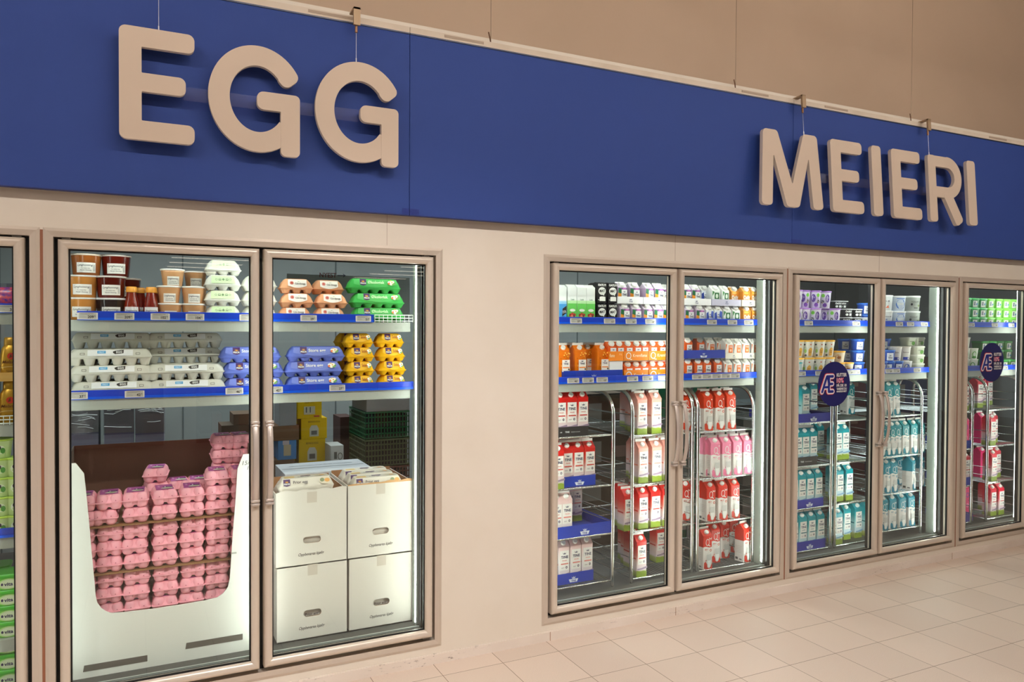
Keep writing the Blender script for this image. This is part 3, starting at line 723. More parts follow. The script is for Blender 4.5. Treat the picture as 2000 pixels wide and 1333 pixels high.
def honey_deco(big, c=(40, 40, 40)):
    def f(d, r0, r1, h):
        a = .038 if big else .026; z0, z1 = (h*.14, h*.64) if big else (h*.05, h*.62)
        d.rect(-a*.9, z0, a, z1, (244, 240, 234), 6); H = z1-z0
        d.text('Lynghonning', -a*.8, z0+H*.66, H*.2, (60, 60, 70), 'L', maxw=a*1.5, skew=.3); d.text('Fra lokale bier', 0, z0+H*.4, H*.1, (90, 90, 90), maxw=a*1.1); d.text('Norsk Honning', 0, z0+H*.2, H*.12, (80, 80, 90), maxw=a*1.2, skew=.3)
        for k in range(5): d.rect(a*(.72+.05*k), z0+H*.15, a*(.735+.05*k), z0+H*.8, (90, 90, 90))
    return f
h_amber = cup('honey_tub', 'honey tub', 'wide clear tub of light amber honey', .055, .049, .09, (232, 226, 220), (196, 130, 62), honey_deco(True), .007, .003, rough=.2)
h_brown = cup('honey_tub', 'honey tub', 'wide clear tub of golden brown honey', .055, .049, .088, (216, 200, 186), (150, 84, 36), honey_deco(True), .007, .003, rough=.2)
h_red = cup('honey_tub', 'honey tub', 'wide clear tub of dark red honey', .055, .049, .09, (226, 214, 208), (92, 22, 12), honey_deco(True), .007, .003, rough=.15)
h_dark = cup('honey_tub', 'honey tub', 'wide clear tub of nearly black honey', .055, .049, .09, (226, 226, 226), (36, 34, 32), honey_deco(True), .007, .003, rough=.15)
h_small = cup('honey_tub', 'honey tub', 'small tub of creamy beige honey with white lid', .046, .038, .073, (240, 238, 234), (214, 160, 112), honey_deco(False), .007, .003)
def bottle_mesh():
    b = MB(); n = 24; prof = [(.027, 0), (.031, .004), (.031, .045), (.026, .075), (.019, .105), (.017, .118)]
    b.loft([[(r*math.cos(2*PI*i/n), r*math.sin(2*PI*i/n), z) for i in range(n)] for r, z in prof], mat((120, 26, 12), .12, 0, .6))
    c = MB(); c.loft([[(r*math.cos(2*PI*i/n), r*math.sin(2*PI*i/n), z) for i in range(n)] for r, z in ((.021, .116), (.0215, .12), (.0205, .136), (.017, .139))], mat((226, 156, 60), .3))
    L = MB(); d = Dec(L, lambda u, v, o: ((.031+o)*math.sin(u/.031), -(.031+o)*math.cos(u/.031), v), .0003); d.o = .0006
    d.rect(-.028, .006, .028, .055, (238, 236, 236), 8); d.text('Skogshonning', 0, .038, .006, (90, 70, 70), maxw=.044, skew=.2); d.text('Norsk Honning', 0, .02, .005, (100, 100, 100), maxw=.03)
    return Kind('honey_bottle', 'bottle', 'red honey squeeze bottle with orange cap', [('body', b.build('body', mesh_only=True)), ('cap', c.build('cap', mesh_only=True)), ('label', L.build('label', mesh_only=True))], .062, .062, .139)
h_bottle = bottle_mesh()
def melange():
    b = MB(); gm = mat((190, 142, 44), .28, .55); pr = [(.030, .022, 0), (.036, .026, .005), (.037, .027, .05), (.036, .026, .098), (.032, .024, .12), (.022, .018, .136)]
    b.loft([rr(a, c, z, c, 5) for a, c, z in pr], gm)
    c = MB(); c.loft([rr(.024, .02, .134, .02, 5), rr(.0245, .0205, .137, .02, 5), rr(.0235, .0195, .161, .02, 5), rr(.02, .017, .165, .017, 5)], mat((176, 132, 40), .3, .5))
    L = MB(); d = Dec(L, flat(-.0275)); d.disc(.003, .092, .013, .013, (196, 50, 26), 14); d.poly([(-.004, .084), (.006, .088), (.004, .102), (-.001, .097)], (110, 50, 20)); d.text('Melange', 0, .064, .012, (110, 60, 20), maxw=.056, skew=.25)
    d.ring(0, .03, .05, .022, .0015, (236, 210, 140), 50, 130); d.text('Flytende', 0, .032, .006, (120, 80, 30), maxw=.03)
    return Kind('margarine_bottle', 'bottle', 'golden liquid margarine bottle with a red flower mark', [('body', b.build('body', mesh_only=True)), ('cap', c.build('cap', mesh_only=True)), ('label', L.build('label', mesh_only=True))], .074, .054, .1652)
mel = melange()
# margarine tubs
def tub(name, cat, desc, hx, hy, h, lidc, bodyc, deco, lidh=.014, ins=.006):
    b = MB(); b.loft([rr(hx-ins-.002, hy-ins-.002, 0, .016), rr(hx-ins, hy-ins, .003, .016), rr(hx-.002, hy-.002, h-lidh, .018)], mat(bodyc, .35))
    l = MB(); l.loft([rr(hx+.001, hy+.001, h-lidh, .02), rr(hx+.002, hy+.002, h-lidh*.4, .02), rr(hx-.002, hy-.002, h, .018)], mat(lidc, .3))
    ps = [('body', b.build('body', mesh_only=True)), ('lid', l.build('lid', mesh_only=True))]
    L = MB(); d = Dec(L, slope(-(hy-ins), 0, -(hy-.002), h-lidh)); d.o = .0008; deco(d, hx, h-lidh); ps.append(('label', L.build('label', mesh_only=True)))
    return Kind(name, cat, desc, ps, 2*hx, 2*hy, h)
def vita_deco(d, hx, h):
    d.ring(0, h*.5, hx*.9, h*.46, hx*.12, (176, 236, 120)); d.disc(0, h*.5, hx*.8, h*.42, (206, 238, 170), 20); d.disc(0, h*.5, hx*.66, h*.36, (228, 242, 206), 20)
    d.text('vita', 0, h*.36, h*.3, (44, 44, 90), bold=.03, maxw=hx*1.2); d.disc(-hx*.5, h*.5, hx*.1, h*.12, (44, 44, 90), 8)
vita = tub('margarine_tub', 'tub', 'bright green margarine tub', .042, .055, .062, (70, 190, 44), (110, 208, 70), vita_deco)
def leafcup_deco(d, r0, r1, h): d.disc(0, h*.5, r0*.5, h*.25, (240, 246, 226), 12); d.disc(r0*.25, h*.45, r0*.3, h*.18, (90, 160, 70), 8); d.disc(-r0*.1, h*.62, r0*.16, h*.12, (60, 60, 60), 8)
greencup = cup('spread_cup', 'cup', 'pale green cup', .036, .028, .075, (190, 222, 90), (206, 228, 160), leafcup_deco)

# ---- egg cartons
def eggcarton(desc, n, W, D, color, deco=None, dome=False, H=.066, lidcol=None, noise=.06, latch=False, endround=.02):
    m = mat(color, .85, 0, .2, noise=noise); ml = mat(lidcol or color, .85, 0, .2, noise=noise)
    zf = H*(.5 if latch else .33); b = MB(); pw = W/n; hx, hy = W/2, D/2
    for i in range(n):
        for j in (0, 1):
            cx = -hx+pw*(i+.5); cy = (-1 if j == 0 else 1)*D*.24
            b.loft([rr(pw*.27, D*.13, 0, .02, 3, cx, cy), rr(pw*.33, D*.165, .004, .02, 3, cx, cy), rr(pw*.42, D*.225, zf*.75, .012, 3, cx, cy), rr(pw*.495, D*.25, zf, .008, 3, cx, cy)], m)
    b.loft([rr(hx-.004, hy-.004, zf-.006, .018), rr(hx-.001, hy-.001, zf, .018)], m)
    b.loft([rr(hx+.003, hy+.003, zf, .018), rr(hx+.003, hy+.003, zf+.0025, .018)], m)
    l = MB()
    if not dome:
        er = endround
        l.loft([rr(hx, hy, zf+.0026, .02), rr(hx-er*.12, hy-.0015, zf+.010, .024), rr(hx-er*.42, hy-.005, zf+(H-zf)*.6, .026), rr(hx-er, hy-.011, H-.004, .024), rr(hx-er-.005, hy-.017, H, .02)], ml)
    else:
        l.loft([rr(hx-.003, hy-.003, zf+.0026, .016), rr(hx-.010, hy-.010, zf+.014, .014), rr(hx-.017, hy-.012, H-.001, .01), rr(hx-.02, hy-.016, H, .01)], ml)
        for i in range(n):
            for sx in (-1, 1):
                pass
    ps = [('base', b), ('lid', l)]
    if latch:
        q = MB()
        for x in (-W*.33, W*.33):
            for (a, c_) in (((-.008, 0), (.008, .0015)), ((-.008, .008), (.008, .0095)), ((-.008, 0), (-.0065, .009)), ((.0065, 0), (.008, .009))):
                s_ = slope(-hy+.0015, zf+.010, -hy+.011, H-.004); P = [s_(x+a[0], a[1], .0012), s_(x+c_[0], a[1], .0012), s_(x+c_[0], c_[1], .0012), s_(x+a[0], c_[1], .0012)]
                q.add(P, [(0, 1, 2, 3)], mat((90, 84, 74), .8))
        ps.append(('latch', q))
    if deco:
        L = MB(); d = Dec(L, slope(-hy+.0008, zf+.008, -hy+.011, H-.004)); d.o = .0022; deco(d, W, math.hypot(.0102, H-.012-zf)); ps.append(('label', L))
    k = Kind('egg_carton', 'egg carton', desc, [(a, q.build(a, mesh_only=True)) for a, q in ps], W, D, H)
    return k
def eg_deco(ground, txt, tc, plate=True, pic=(244, 240, 226), long=False, smile=True):
    def f(d, W, L):
        w = W/2-.024; pts = [(-w, L)]
        pts += [(-w-.004, L*.35)] + [(-w+2*w*i/10, L*.28-L*.42*math.sin(PI*i/10)) for i in range(11)] + [(w+.004, L*.35), (w, L)]
        if ground: d.poly(pts, ground)
        x0 = -W*.30 if long else -W*.24
        egg_logo(d, x0, L*.08, L*.85, L*.95)
        d.text(txt, x0+L*.95+.003, L*.36, L*.42, tc, 'L', maxw=W*(.32 if long else .235), bold=.02)
        px = W*.30 if long else W*.29
        for k in range(7):
            a = k*.9; d.disc(px+.008*math.cos(a)*(1.6 if long else .5), L*.5+.007*math.sin(a), .007, .006, [(90, 150, 60), (244, 240, 220), (240, 190, 60), (250, 250, 240), (230, 120, 60), (244, 240, 220), (120, 170, 80)][k], 9)
        d.disc(px, L*.55, .009, .007, (250, 248, 238), 12); d.disc(px+.002, L*.55, .004, .0035, (244, 180, 50), 10)
    return f
ec_blue = eggcarton('long lilac blue egg carton', 5, .255, .10, (104, 122, 206), eg_deco((112, 130, 214), 'Store egg', W_, long=True), H=.068)
ec_green = eggcarton('long green egg carton', 5, .25, .10, (70, 178, 84), eg_deco((78, 188, 92), 'Økologisk', (216, 246, 200), long=True), H=.068)
ec_yellow = eggcarton('yellow six pack egg carton', 3, .132, .10, (240, 182, 20), eg_deco((248, 192, 12), 'Solegg', (170, 90, 20)), H=.066)
def brown_deco(d, W, L):
    w = W/2-.03; d.poly([(-w, L)]+[(-w+2*w*i/10, L*.1-L*.3*math.sin(PI*i/10)) for i in range(11)]+[(w, L)], (240, 232, 224))
    d.disc(-w*.6, L*.5, .0085, .0085, (196, 64, 44), 14); d.ring(-w*.6, L*.5, .0062, .0062, .001, (240, 220, 210)); d.text('fra', w*.05, L*.62, L*.16, (120, 150, 90), 'L'); d.text('Gårdsegg', -w*.28, L*.28, L*.28, (90, 80, 76), 'L', maxw=w*1.2)
ec_brown = eggcarton('light brown six pack egg carton', 3, .142, .10, (226, 164, 124), brown_deco, H=.064)
def wg_deco(d, W, L):
    w = W/2-.026; d.poly([(-w, L), (-w-.002, 0), (w+.002, 0), (w, L)], (214, 240, 190))
    for k, x in enumerate((-.6, -.3, 0, .32, .6)):
        c_ = (70, 80, 70)
        if k in (1, 3): d.ring(w*x, L*.5, .0055, .0055, .0014, c_, 0, 180, 10); d.rect(w*x-.0055, L*.38, w*x+.0055, L*.46, c_)
        elif k == 2: d.poly([(w*x-.006, L*.5), (w*x, L*.32), (w*x+.006, L*.5), (w*x, L*.68)], (120, 150, 110))
        else: d.ring(w*x, L*.5, .0045, .0045, .001, c_)
ec_wg = eggcarton('white six pack egg carton', 3, .145, .10, (228, 228, 220), wg_deco, H=.066)
def first_deco(d, W, L):
    d.rect(-W*.27, -L*.1, W*.27, L*1.02, (240, 240, 240)); d.rect(-W*.155, L*.35, -W*.055, L*.85, (86, 168, 220)); d.text('FIRST', -W*.105, L*.45, L*.28, (220, 240, 250), maxw=W*.08)
    d.poly([(W*.03, L*.45), (W*.055, L*.2), (W*.155, L*.35), (W*.16, L*1.0), (W*.06, L*.85), (W*.03, L*.7)], (60, 54, 50)); d.text('EGG', W*.105, L*.42, L*.36, W_, bold=.03, maxw=W*.08, rot=.06)
ec_white = eggcarton('long greyish white egg carton', 6, .303, .11, (216, 214, 202), first_deco, H=.066, latch=True, endround=.014)
# pink cartons shown end on: two eggs wide, three deep
def pink_mesh():
    m = mat((250, 178, 190), .85, 0, .2, noise=.05); b = MB(); l = MB(); W, D, H, zf = .104, .15, .064, .031
    n = 14
    def dome(mb, cx, cy, z0, z1, r0, r1, up):
        R = []
        for k in range(6):
            t = k/5; z = z0+(z1-z0)*math.sin(t*PI/2); r = r1+(r0-r1)*math.cos(t*PI/2)**.9
            R.append([(cx+r*math.cos(2*PI*i/n), cy+r*1.0*math.sin(2*PI*i/n), z) for i in range(n)])
        mb.loft(R if up else [list(reversed(q)) for q in R], m)
    for sx in (-1, 1):
        for j in range(3):
            cx, cy = sx*.0245, (j-1)*.049
            dome(b, cx, cy, zf, 0.0, .0245, .010, False); dome(l, cx*1.0, cy, zf+.002, H, .0245, .006, True)
    b.loft([rr(W/2, D/2+.003, zf-.001, .01), rr(W/2, D/2+.003, zf+.0015, .01)], m)
    b.loft([rr(W/2-.012, D/2-.012, .012, .01), rr(W/2-.006, D/2-.006, zf-.001, .01)], m)
    l.loft([rr(W/2-.006, D/2-.006, zf+.0016, .01), rr(.034, .052, H-.008, .008), rr(.034, .052, H-.0005, .008)], m)
    for sx in (-1, 1):
        p = MB()
    dd = Dec(l, flat(-D/2-.0009))
    for sx in (-1, 1): l.loft([[(sx*.0245+.0022*math.cos(q*PI/3), -D/2+.0005-k*.0016, zf+.009+.0022*math.sin(q*PI/3)) for q in range(6)] for k in (0, 1)], mat((196, 104, 122), .8))
    L = MB(); d = Dec(L, top(H+.0002)); d.rect(-.034, -.055, .034, .055, (196, 92, 168)); d.rect(-.034, .045, .034, .055, (170, 70, 150))
    d.rect(-.006, -.012, .03, .014, (92, 46, 110)); d.rect(.0, -.006, .006, .01, (236, 220, 240)); d.rect(.012, -.004, .026, .008, (150, 90, 160)); d.rect(-.026, -.01, -.018, .03, (226, 160, 206))
    d.disc(.008, -.034, .024, .014, (236, 232, 214), 14); d.disc(.012, -.036, .012, .006, (170, 190, 110), 10)
    return Kind('egg_carton', 'egg carton', 'pink egg carton seen end on', [('base', b.build('base', mesh_only=True)), ('lid', l.build('lid', mesh_only=True)), ('label', L.build('label', mesh_only=True))], W, D+.006, H)
ec_pink = pink_mesh()
def pe_deco(): pass
def prioregg():
    W, D, H = .25, .1, .07; m = mat((228, 220, 206), .8, 0, .2); b = MB()
    b.loft([rr(W/2-.01, D/2-.01, 0, .01), rr(W/2, D/2, .03, .016), rr(W/2-.006, D/2-.005, .042, .016), rr(W/2-.02, D/2-.016, H, .016)], m)
    L = MB(); d = Dec(L, slope(-D/2+.001, .034, -D/2+.015, H-.001)); d.o = .003
    egg_logo(d, -W*.42, .004, .03, .032); d.text('Prior egg', -W*.25, .014, .013, (60, 50, 60), 'L', maxw=.085)
    d.disc(W*.32, .02, .026, .017, (226, 214, 190), 14); d.disc(W*.27, .022, .01, .009, (140, 150, 110), 10); d.disc(W*.36, .02, .012, .009, (232, 168, 90), 10)
    d = Dec(L, top(H+.0005)); d.rect(-W*.38, -.02, -W*.2, .012, (236, 200, 130)); d.rect(-W*.08, .0, W*.1, .014, PURP); d.text('Prior egg', -W*.14, -.016, .01, (80, 70, 80), 'L', maxw=.07)
    d.disc(W*.28, -.004, .03, .016, (220, 206, 180), 12); d.disc(W*.3, -.004, .012, .008, (232, 160, 80), 10)
    return Kind('egg_carton', 'egg carton', 'cream printed egg carton', [('carton', b.build('carton', mesh_only=True)), ('label', L.build('label', mesh_only=True))], W, D, H)
ec_cream = prioregg()

# ================================================================== FURNISHING HELPERS
def tray(px0, px1, z, y, h, col, label, group, depth=.22, logo=None, x=None, wall=.003, front=None, lip=None):
    """an open cardboard or plastic tray"""
    xa = x[0] if x else xat(px0, y, z); xb = x[1] if x else xat(px1, y, z); w = (xb-xa)/2
    t = empty('display_tray', ((xa+xb)/2, y, z)); tag(t, label, 'tray', group); mt = mat(col, .5)
    b = MB(); b.box(-w, w, 0, depth, 0, wall, mt); b.box(-w, w, 0, wall, wall, h, mt); b.box(-w, w, depth-wall, depth, wall, h*.8, mt)
    b.box(-w, -w+wall, wall, depth-wall, wall, h, mt); b.box(w-wall, w, wall, depth-wall, wall, h, mt); b.build('tray_body', t)
    if logo:
        L = MB(); d = Dec(L, flat(0)); d.o = .0006
        if logo == 'crown':
            c_ = (226, 230, 240); d.poly([(-h*.55, h*.34), (h*.55, h*.34), (h*.42, h*.1), (-h*.42, h*.1)] if h < .05 else [(-.03, h*.42), (.03, h*.42), (.022, h*.12), (-.022, h*.12)], c_)
            d.text('TINE', 0, h*.17, h*.17, (30, 50, 150), bold=.03, maxw=.042); crown(d, 0, h*.46, h*.22, c_)
        elif logo == 'crownsmall': crown(d, 0, h*.5, h*.25, (60, 70, 120)); d.text('TINE', 0, h*.2, h*.22, (60, 70, 120))
        elif logo == 'Q':
            d.ring(-w*.62, h*.52, h*.34, h*.36, h*.08, W_); d.poly([(-w*.62, h*.2), (-w*.62+h*.4, h*.05), (-w*.62+h*.44, h*.14)], W_); d.text('Kremfløte', -w*.62+h*.55, h*.38, h*.34, (252, 226, 190), 'L', maxw=w*1.15)
        elif logo == 'flote': d.text('fløte', -w*.9, h*.4, h*.36, (252, 226, 190), 'L', maxw=w*.7); d.text('1 L', w*.45, h*.6, h*.2, (252, 226, 190), 'L')
        elif logo == 'dark': crown(d, -w*.75, h*.42, h*.14, (220, 220, 220)); d.text('TINE', -w*.5, h*.4, h*.17, (220, 220, 220), 'L', bold=.03); d.text('Helmelk | Lettmelk', -w*.12, h*.42, h*.1, (200, 200, 200), 'L', maxw=w)
        L.build('print', t)
    return t
NT = 0
def trolley(xl, xr, y0, zs, ztop, label, depth=.6):
    t = empty('milk_trolley', (xl, y0, 0)); tag(t, label, 'trolley', 'chrome milk trolleys inside the coolers'); w = xr-xl
    for x in (0, w):
        r = .12; pts = [(x, 0, .1), (x, 0, .6), (x, 0, ztop-r)]+[(x, r-r*math.cos(a*PI/12), ztop-r+r*math.sin(a*PI/12)) for a in range(1, 7)]+[(x, depth-r, ztop)]
        pts += [(x, depth-r+r*math.sin(a*PI/12), ztop-r+r*math.cos(a*PI/12)) for a in range(1, 7)]+[(x, depth, .1)]
        f = MB(); f.tube(pts, .0105, m_chrome, 10)
        for i, z in enumerate(zs):
            for dz in (.055, .115): f.tube([(x, 0, z+dz), (x, depth*.5, z+dz-.006), (x, depth, z+dz)], .0028, m_chrome, 6)
        f.build('side_frame', t)
    for z in zs:
        s = MB(); s.tube([(.012, .0, z-.004), (w-.012, .0, z-.004)], .006, m_chrome, 8); s.tube([(.012, depth, z-.004), (w-.012, depth, z-.004)], .005, m_chrome, 8)
        for x in (.014, w-.014): s.tube([(x, 0, z-.004), (x, depth, z-.004)], .004, m_chrome, 6)
        n = int(w/.022)
        for i in range(1, n): s.tube([(.014+(w-.028)*i/n, .0, z-.0015), (.014+(w-.028)*i/n, depth, z-.0015)], .0016, m_chrome, 5)
        for yy in (depth*.33, depth*.66): s.tube([(.014, yy, z-.005), (w-.014, yy, z-.005)], .003, m_chrome, 6)
        s.build('wire_shelf', t)
    for x in (.02, w-.02):
        for y in (.03, depth-.03):
            c_ = MB(); n = 14; c_.loft([[(xx, y+.04*math.cos(2*PI*i/n), .04+.04*math.sin(2*PI*i/n)) for i in range(n)] for xx in (x-.012, x+.012)], mat((60, 60, 58), .6)); c_.box(x-.006, x+.006, y-.01, y+.01, .05, .1, m_chrome); c_.build('caster', t)
    return t
def box_thing(name, cat, px0, px1, z0, z1, y, depth, col, label, group=None, deco=None, x=None, topc=None, rz=0, noise=0):
    xa = x[0] if x else xat(px0, y, (z0+z1)/2); xb = x[1] if x else xat(px1, y, (z0+z1)/2); w = (xb-xa)/2; h = z1-z0
    t = empty(name, ((xa+xb)/2, y, z0), rz); tag(t, label, cat, group)
    b = MB(); m_ = mat(col, .7, 0, .3, noise=noise); b.loft([rr(w, depth/2, 0, .002, 1, 0, depth/2), rr(w, depth/2, h, .002, 1, 0, depth/2)], m_, smooth=False)
    if topc: Dec(b, top(h)).rect(-w, 0, w, depth, topc)
    b.build('carton', t)
    if deco: L = MB(); d = Dec(L, flat(0)); d.o = .001; deco(d, w, h, L, depth); L.build('print', t)
    return t

# ================================================================== EGG COOLER
SH0, SH1 = SZ[0]+.0003, SZ[1]+.0003
gh = 'honey packs on the upper shelf'
YF = .168
def one(k, px, z, yf, label, group=None, rz=0): return put(k, xat(px, yf, z+k.h/2), yf+k.d/2, z, label, group, rz)
one(h_amber, 158, SH0, YF, 'amber honey tub at the bottom of the leftmost honey stack', gh)
one(h_amber, 159.5, SH0+.09, YF, 'amber honey tub in the middle of the leftmost honey stack', gh)
one(h_brown, 167, SH0+.18, YF+.02, 'golden brown honey tub on top of the leftmost honey stack', gh)
one(h_dark, 216, SH0, YF, 'nearly black honey tub at the bottom of the second honey stack', gh)
one(h_red, 216, SH0+.09, YF, 'dark red honey tub above the nearly black one', gh)
one(h_red, 226, SH0+.18, YF+.04, 'dark red honey tub on top of the second honey stack', gh)
one(h_red, 247, SH0, YF+.125, 'dark red honey tub half hidden behind the second stack, lower one', gh)
one(h_red, 247, SH0+.09, YF+.125, 'dark red honey tub half hidden behind the second stack, upper one', gh)
for px, dy, s in ((257, 0, 'left front'), (295.5, 0, 'right front'), (274, .075, 'left rear'), (311, .075, 'right rear')):
    one(h_bottle, px, SH0, YF+dy, f"red honey squeeze bottle with orange cap, the {s} one of four", gh)
for i in range(3): one(h_small, (333, 331, 338)[i], SH0+.073*i, YF+(.02 if i == 2 else 0), f"small beige honey tub in the stack beside the bottles, {('bottom', 'middle', 'top')[i]} one", gh)
for i in range(2): one(h_small, 379, SH0+.073*i, YF, f"small beige honey tub in the stack beside white cartons, {('lower', 'upper')[i]} one", gh)
one(h_small, 383, SH0, YF+.11, 'small beige honey tub in the back row, bottom one', gh); one(h_small, 383, SH0+.073, YF+.11, 'small beige honey tub in the back row, middle one', gh); one(h_small, 383, SH0+.146, YF+.11, 'small beige honey tub in the back row, top one, in shade', gh)
g = 'egg cartons on the upper shelf'
stack(ec_wg, 436.5, SH0, YF, 3, 'in the left stack beside honey', g, dx=[0, -1, 0])
one(ec_wg, 437, SH0+.198, YF+.02, 'white six pack egg carton with green label, topmost beside honey', g)
stack(ec_wg, 508, SH0, YF, 3, 'behind the door frames', g)
stack(ec_brown, 580, SH0, YF, 3, 'in the left brown stack', g, dx=[-2, 2, 1], total=3)
stack(ec_brown, 648, SH0, YF, 2, 'in the right brown stack', g, dx=[-2, 2], total=3)
one(ec_brown, 643, SH0+.128, YF+.03, 'light brown six pack egg carton in the right brown stack, top one', g)
stack(ec_green, 742, SH0, YF, 3, 'on the upper shelf', g, dx=[0, -1, -8])
g = 'egg cartons on the lower shelf'
stack(ec_white, 219, SH1, YF, 3, 'in the left front stack', g, dx=[4, 0, -3])
stack(ec_white, 364, SH1, YF, 2, 'in the right front stack', g, dx=[2, 0])
stack(ec_white, 221, SH1, YF+.12, 4, 'in the left back stack', g)
stack(ec_white, 362, SH1, YF+.12, 4, 'in the right back stack', g)
stack(ec_blue, 497, SH1, YF, 3, 'behind the door frames', g, dx=[1, 0, -6])
stack(ec_blue, 617, SH1, YF, 3, 'beside the yellow ones', g, dx=[0, -2, 3])
stack(ec_yellow, 705, SH1, YF, 4, 'in the left yellow stack', g, dx=[1, 0, 0, -2])
stack(ec_yellow, 768, SH1, YF, 4, 'in the right yellow stack', g, dx=[1, 0, -2, -4])
stack(ec_yellow, 686, SH1, YF+.12, 4, 'in the shaded stack behind the others', g)
# printed board at the back of the upper shelf
t = empty('freshness_board', (at(560, 540, .641)[0], .641, SH0)); tag(t, 'grey board reading NYEST with an arrow behind the egg cartons', 'sign board')
xw = at(800, 540, .641)[0]-at(560, 540, .641)[0]
MB().box(0, xw, 0, .006, 0, .245, mat((150, 158, 162), .6)).build('board', t)
L = MB(); d = Dec(L, flat(0)); tx = at(624, 537, .641)[0]-t.location.x; tz = at(640, 542, .641)[1]-SH0
d.text('NYEST', tx, tz, .024, (120, 60, 62), 'L', bold=.02, maxw=.088); d.rect(tx+.092, tz+.009, tx+.13, tz+.014, (70, 76, 96)); d.poly([(tx+.12, tz), (tx+.137, tz+.0115), (tx+.12, tz+.023), (tx+.126, tz+.0115)], (70, 76, 96)); L.build('print', t)
# price tags
def price(px, gi, k, num, dx=0, label=None, xz=None):
    z = (SZ[k] if gi else xz)+.002
    x = xat(px, YS-.012, z+.016)
    t = empty('price_tag', (x, YS-.0118, z)); t.rotation_euler = (-.09, 0, 0)
    MB().box(-.036, .036, 0, .0014, 0, .031, mat((212, 206, 200), .4)).build('plate', t)
    L = MB(); d = Dec(L, flat(0), .0002); d.rect(-.031, .003, .031, .028, (178, 172, 164))
    d.rect(-.027, .0225, .02, .024, (90, 90, 90)); d.rect(-.027, .019, .008, .0202, (120, 120, 120)); d.rect(-.027, .0085, -.006, .0095, (120, 120, 120)); d.rect(-.027, .014, -.01, .0148, (120, 120, 120))
    d.text(num, .0215, .0055, .0105, (40, 36, 34), 'R', bold=.025, maxw=.035); d.text('90', .0225, .011, .005, (60, 56, 54), 'L', maxw=.006)
    L.build('print', t)
    tag(t, label, 'price tag', f"price tags in the {wl[gi]}")
def prices(gi, k, items, where):
    n = len(items)
    for i, (px, num) in enumerate(items):
        pos = 'leftmost' if i == 0 else ('rightmost' if i == n-1 else f"{ORD[i]} from left")
        price(px, gi, k, num, label=f"price tag reading {num}, {where}, {pos}" if n > 1 else f"white price tag reading {num}, {where}")
prices(1, 0, [(171, '209'), (243, '209'), (313, '102'), (381, '104'), (485, '29'), (603, '29'), (710, '51')], 'upper rail of the egg cooler')
prices(1, 1, [(151, '37'), (263, '42'), (458, '46'), (536, '42'), (659, '27')], 'lower rail of the egg cooler')
prices(2, 0, [(1125.5, '37'), (1191, '13'), (1233, '22'), (1271, '19'), (1391, '30'), (1431, '28'), (1463, '24')], 'upper rail of the red milk cooler')
prices(2, 1, [(1120, '46'), (1149, '20'), (1176.5, '15'), (1236, '18'), (1265.5, '26'), (1296, '21'), (1362, '33'), (1381, '17'), (1400, '32'), (1418, '25'), (1436, '23')], 'lower rail of the red milk cooler')
prices(3, 0, [(1580, '24'), (1673, '18'), (1757, '38'), (1779, '29'), (1806, '45')], 'upper rail of the teal milk cooler')
prices(3, 1, [(1566, '32'), (1601, '27'), (1660, '19'), (1673, '31'), (1737, '26'), (1751.5, '36'), (1792, '28')], 'lower rail of the teal milk cooler')
prices(4, 0, [(1898, '24'), (1943.5, '25'), (1976, '22')], 'upper rail of the rightmost cooler')
prices(4, 1, [(1963, '33')], 'lower rail of the rightmost cooler')
price(13, 0, 0, '31', label='white price tag on the blue rail at the far left edge', xz=1.62)

# floor level of the egg cooler
pl = MB().box(-.26, 1.19, .156, .555, 0, .148, mat((60, 60, 58), .7)).build('low_platform'); tag(pl, 'dark low platform under the egg boxes', 'platform')
PZ = .1485
# pink egg display
m_card = mat((228, 228, 220), .7, 0, .2); m_brown = mat((150, 112, 82), .8)
xd0, xd1 = -.262, .462; yd0, yd1 = .162, .60
t = empty('egg_display_box', ((xd0+xd1)/2, yd0, PZ)); tag(t, 'white cardboard display box with a rounded cutout full of pink egg cartons', 'box')
ox = (xd0+xd1)/2
C0 = lambda px, py: (at(px, py, yd0)[0]-ox, at(px, py, yd0)[1]-PZ)
inner = [C0(164, 925)]+[C0(px, py) for px, py in ((168, 960), (174, 1020), (179, 1080), (184, 1130), (187, 1165), (190, 1178), (197, 1188), (207, 1195), (218, 1198.5), (240, 1197), (300, 1190), (360, 1181), (400, 1174), (424, 1168), (436, 1160), (445, 1148), (449, 1130), (451, 1100), (455, 1040), (460, 980), (464, 915))]
zt_ = inner[0][1]
f = MB(); wl_ = xd0-ox; wr_ = xd1-ox
def card(mb, pts, y0_, y1_, m_):
    n = len(pts); mb.add([(a, y0_, b) for a, b in pts], [tuple(range(n))], m_); mb.add([(a, y1_, b) for a, b in pts], [tuple(range(n-1, -1, -1))], m_brown)
def strip_(a, b):
    """card between the cutout edge a-b and the outer edge"""
n_i = len(inner); lowi = min(range(n_i), key=lambda i: inner[i][1])
leftc = inner[:lowi+1]; rightc = inner[lowi:]
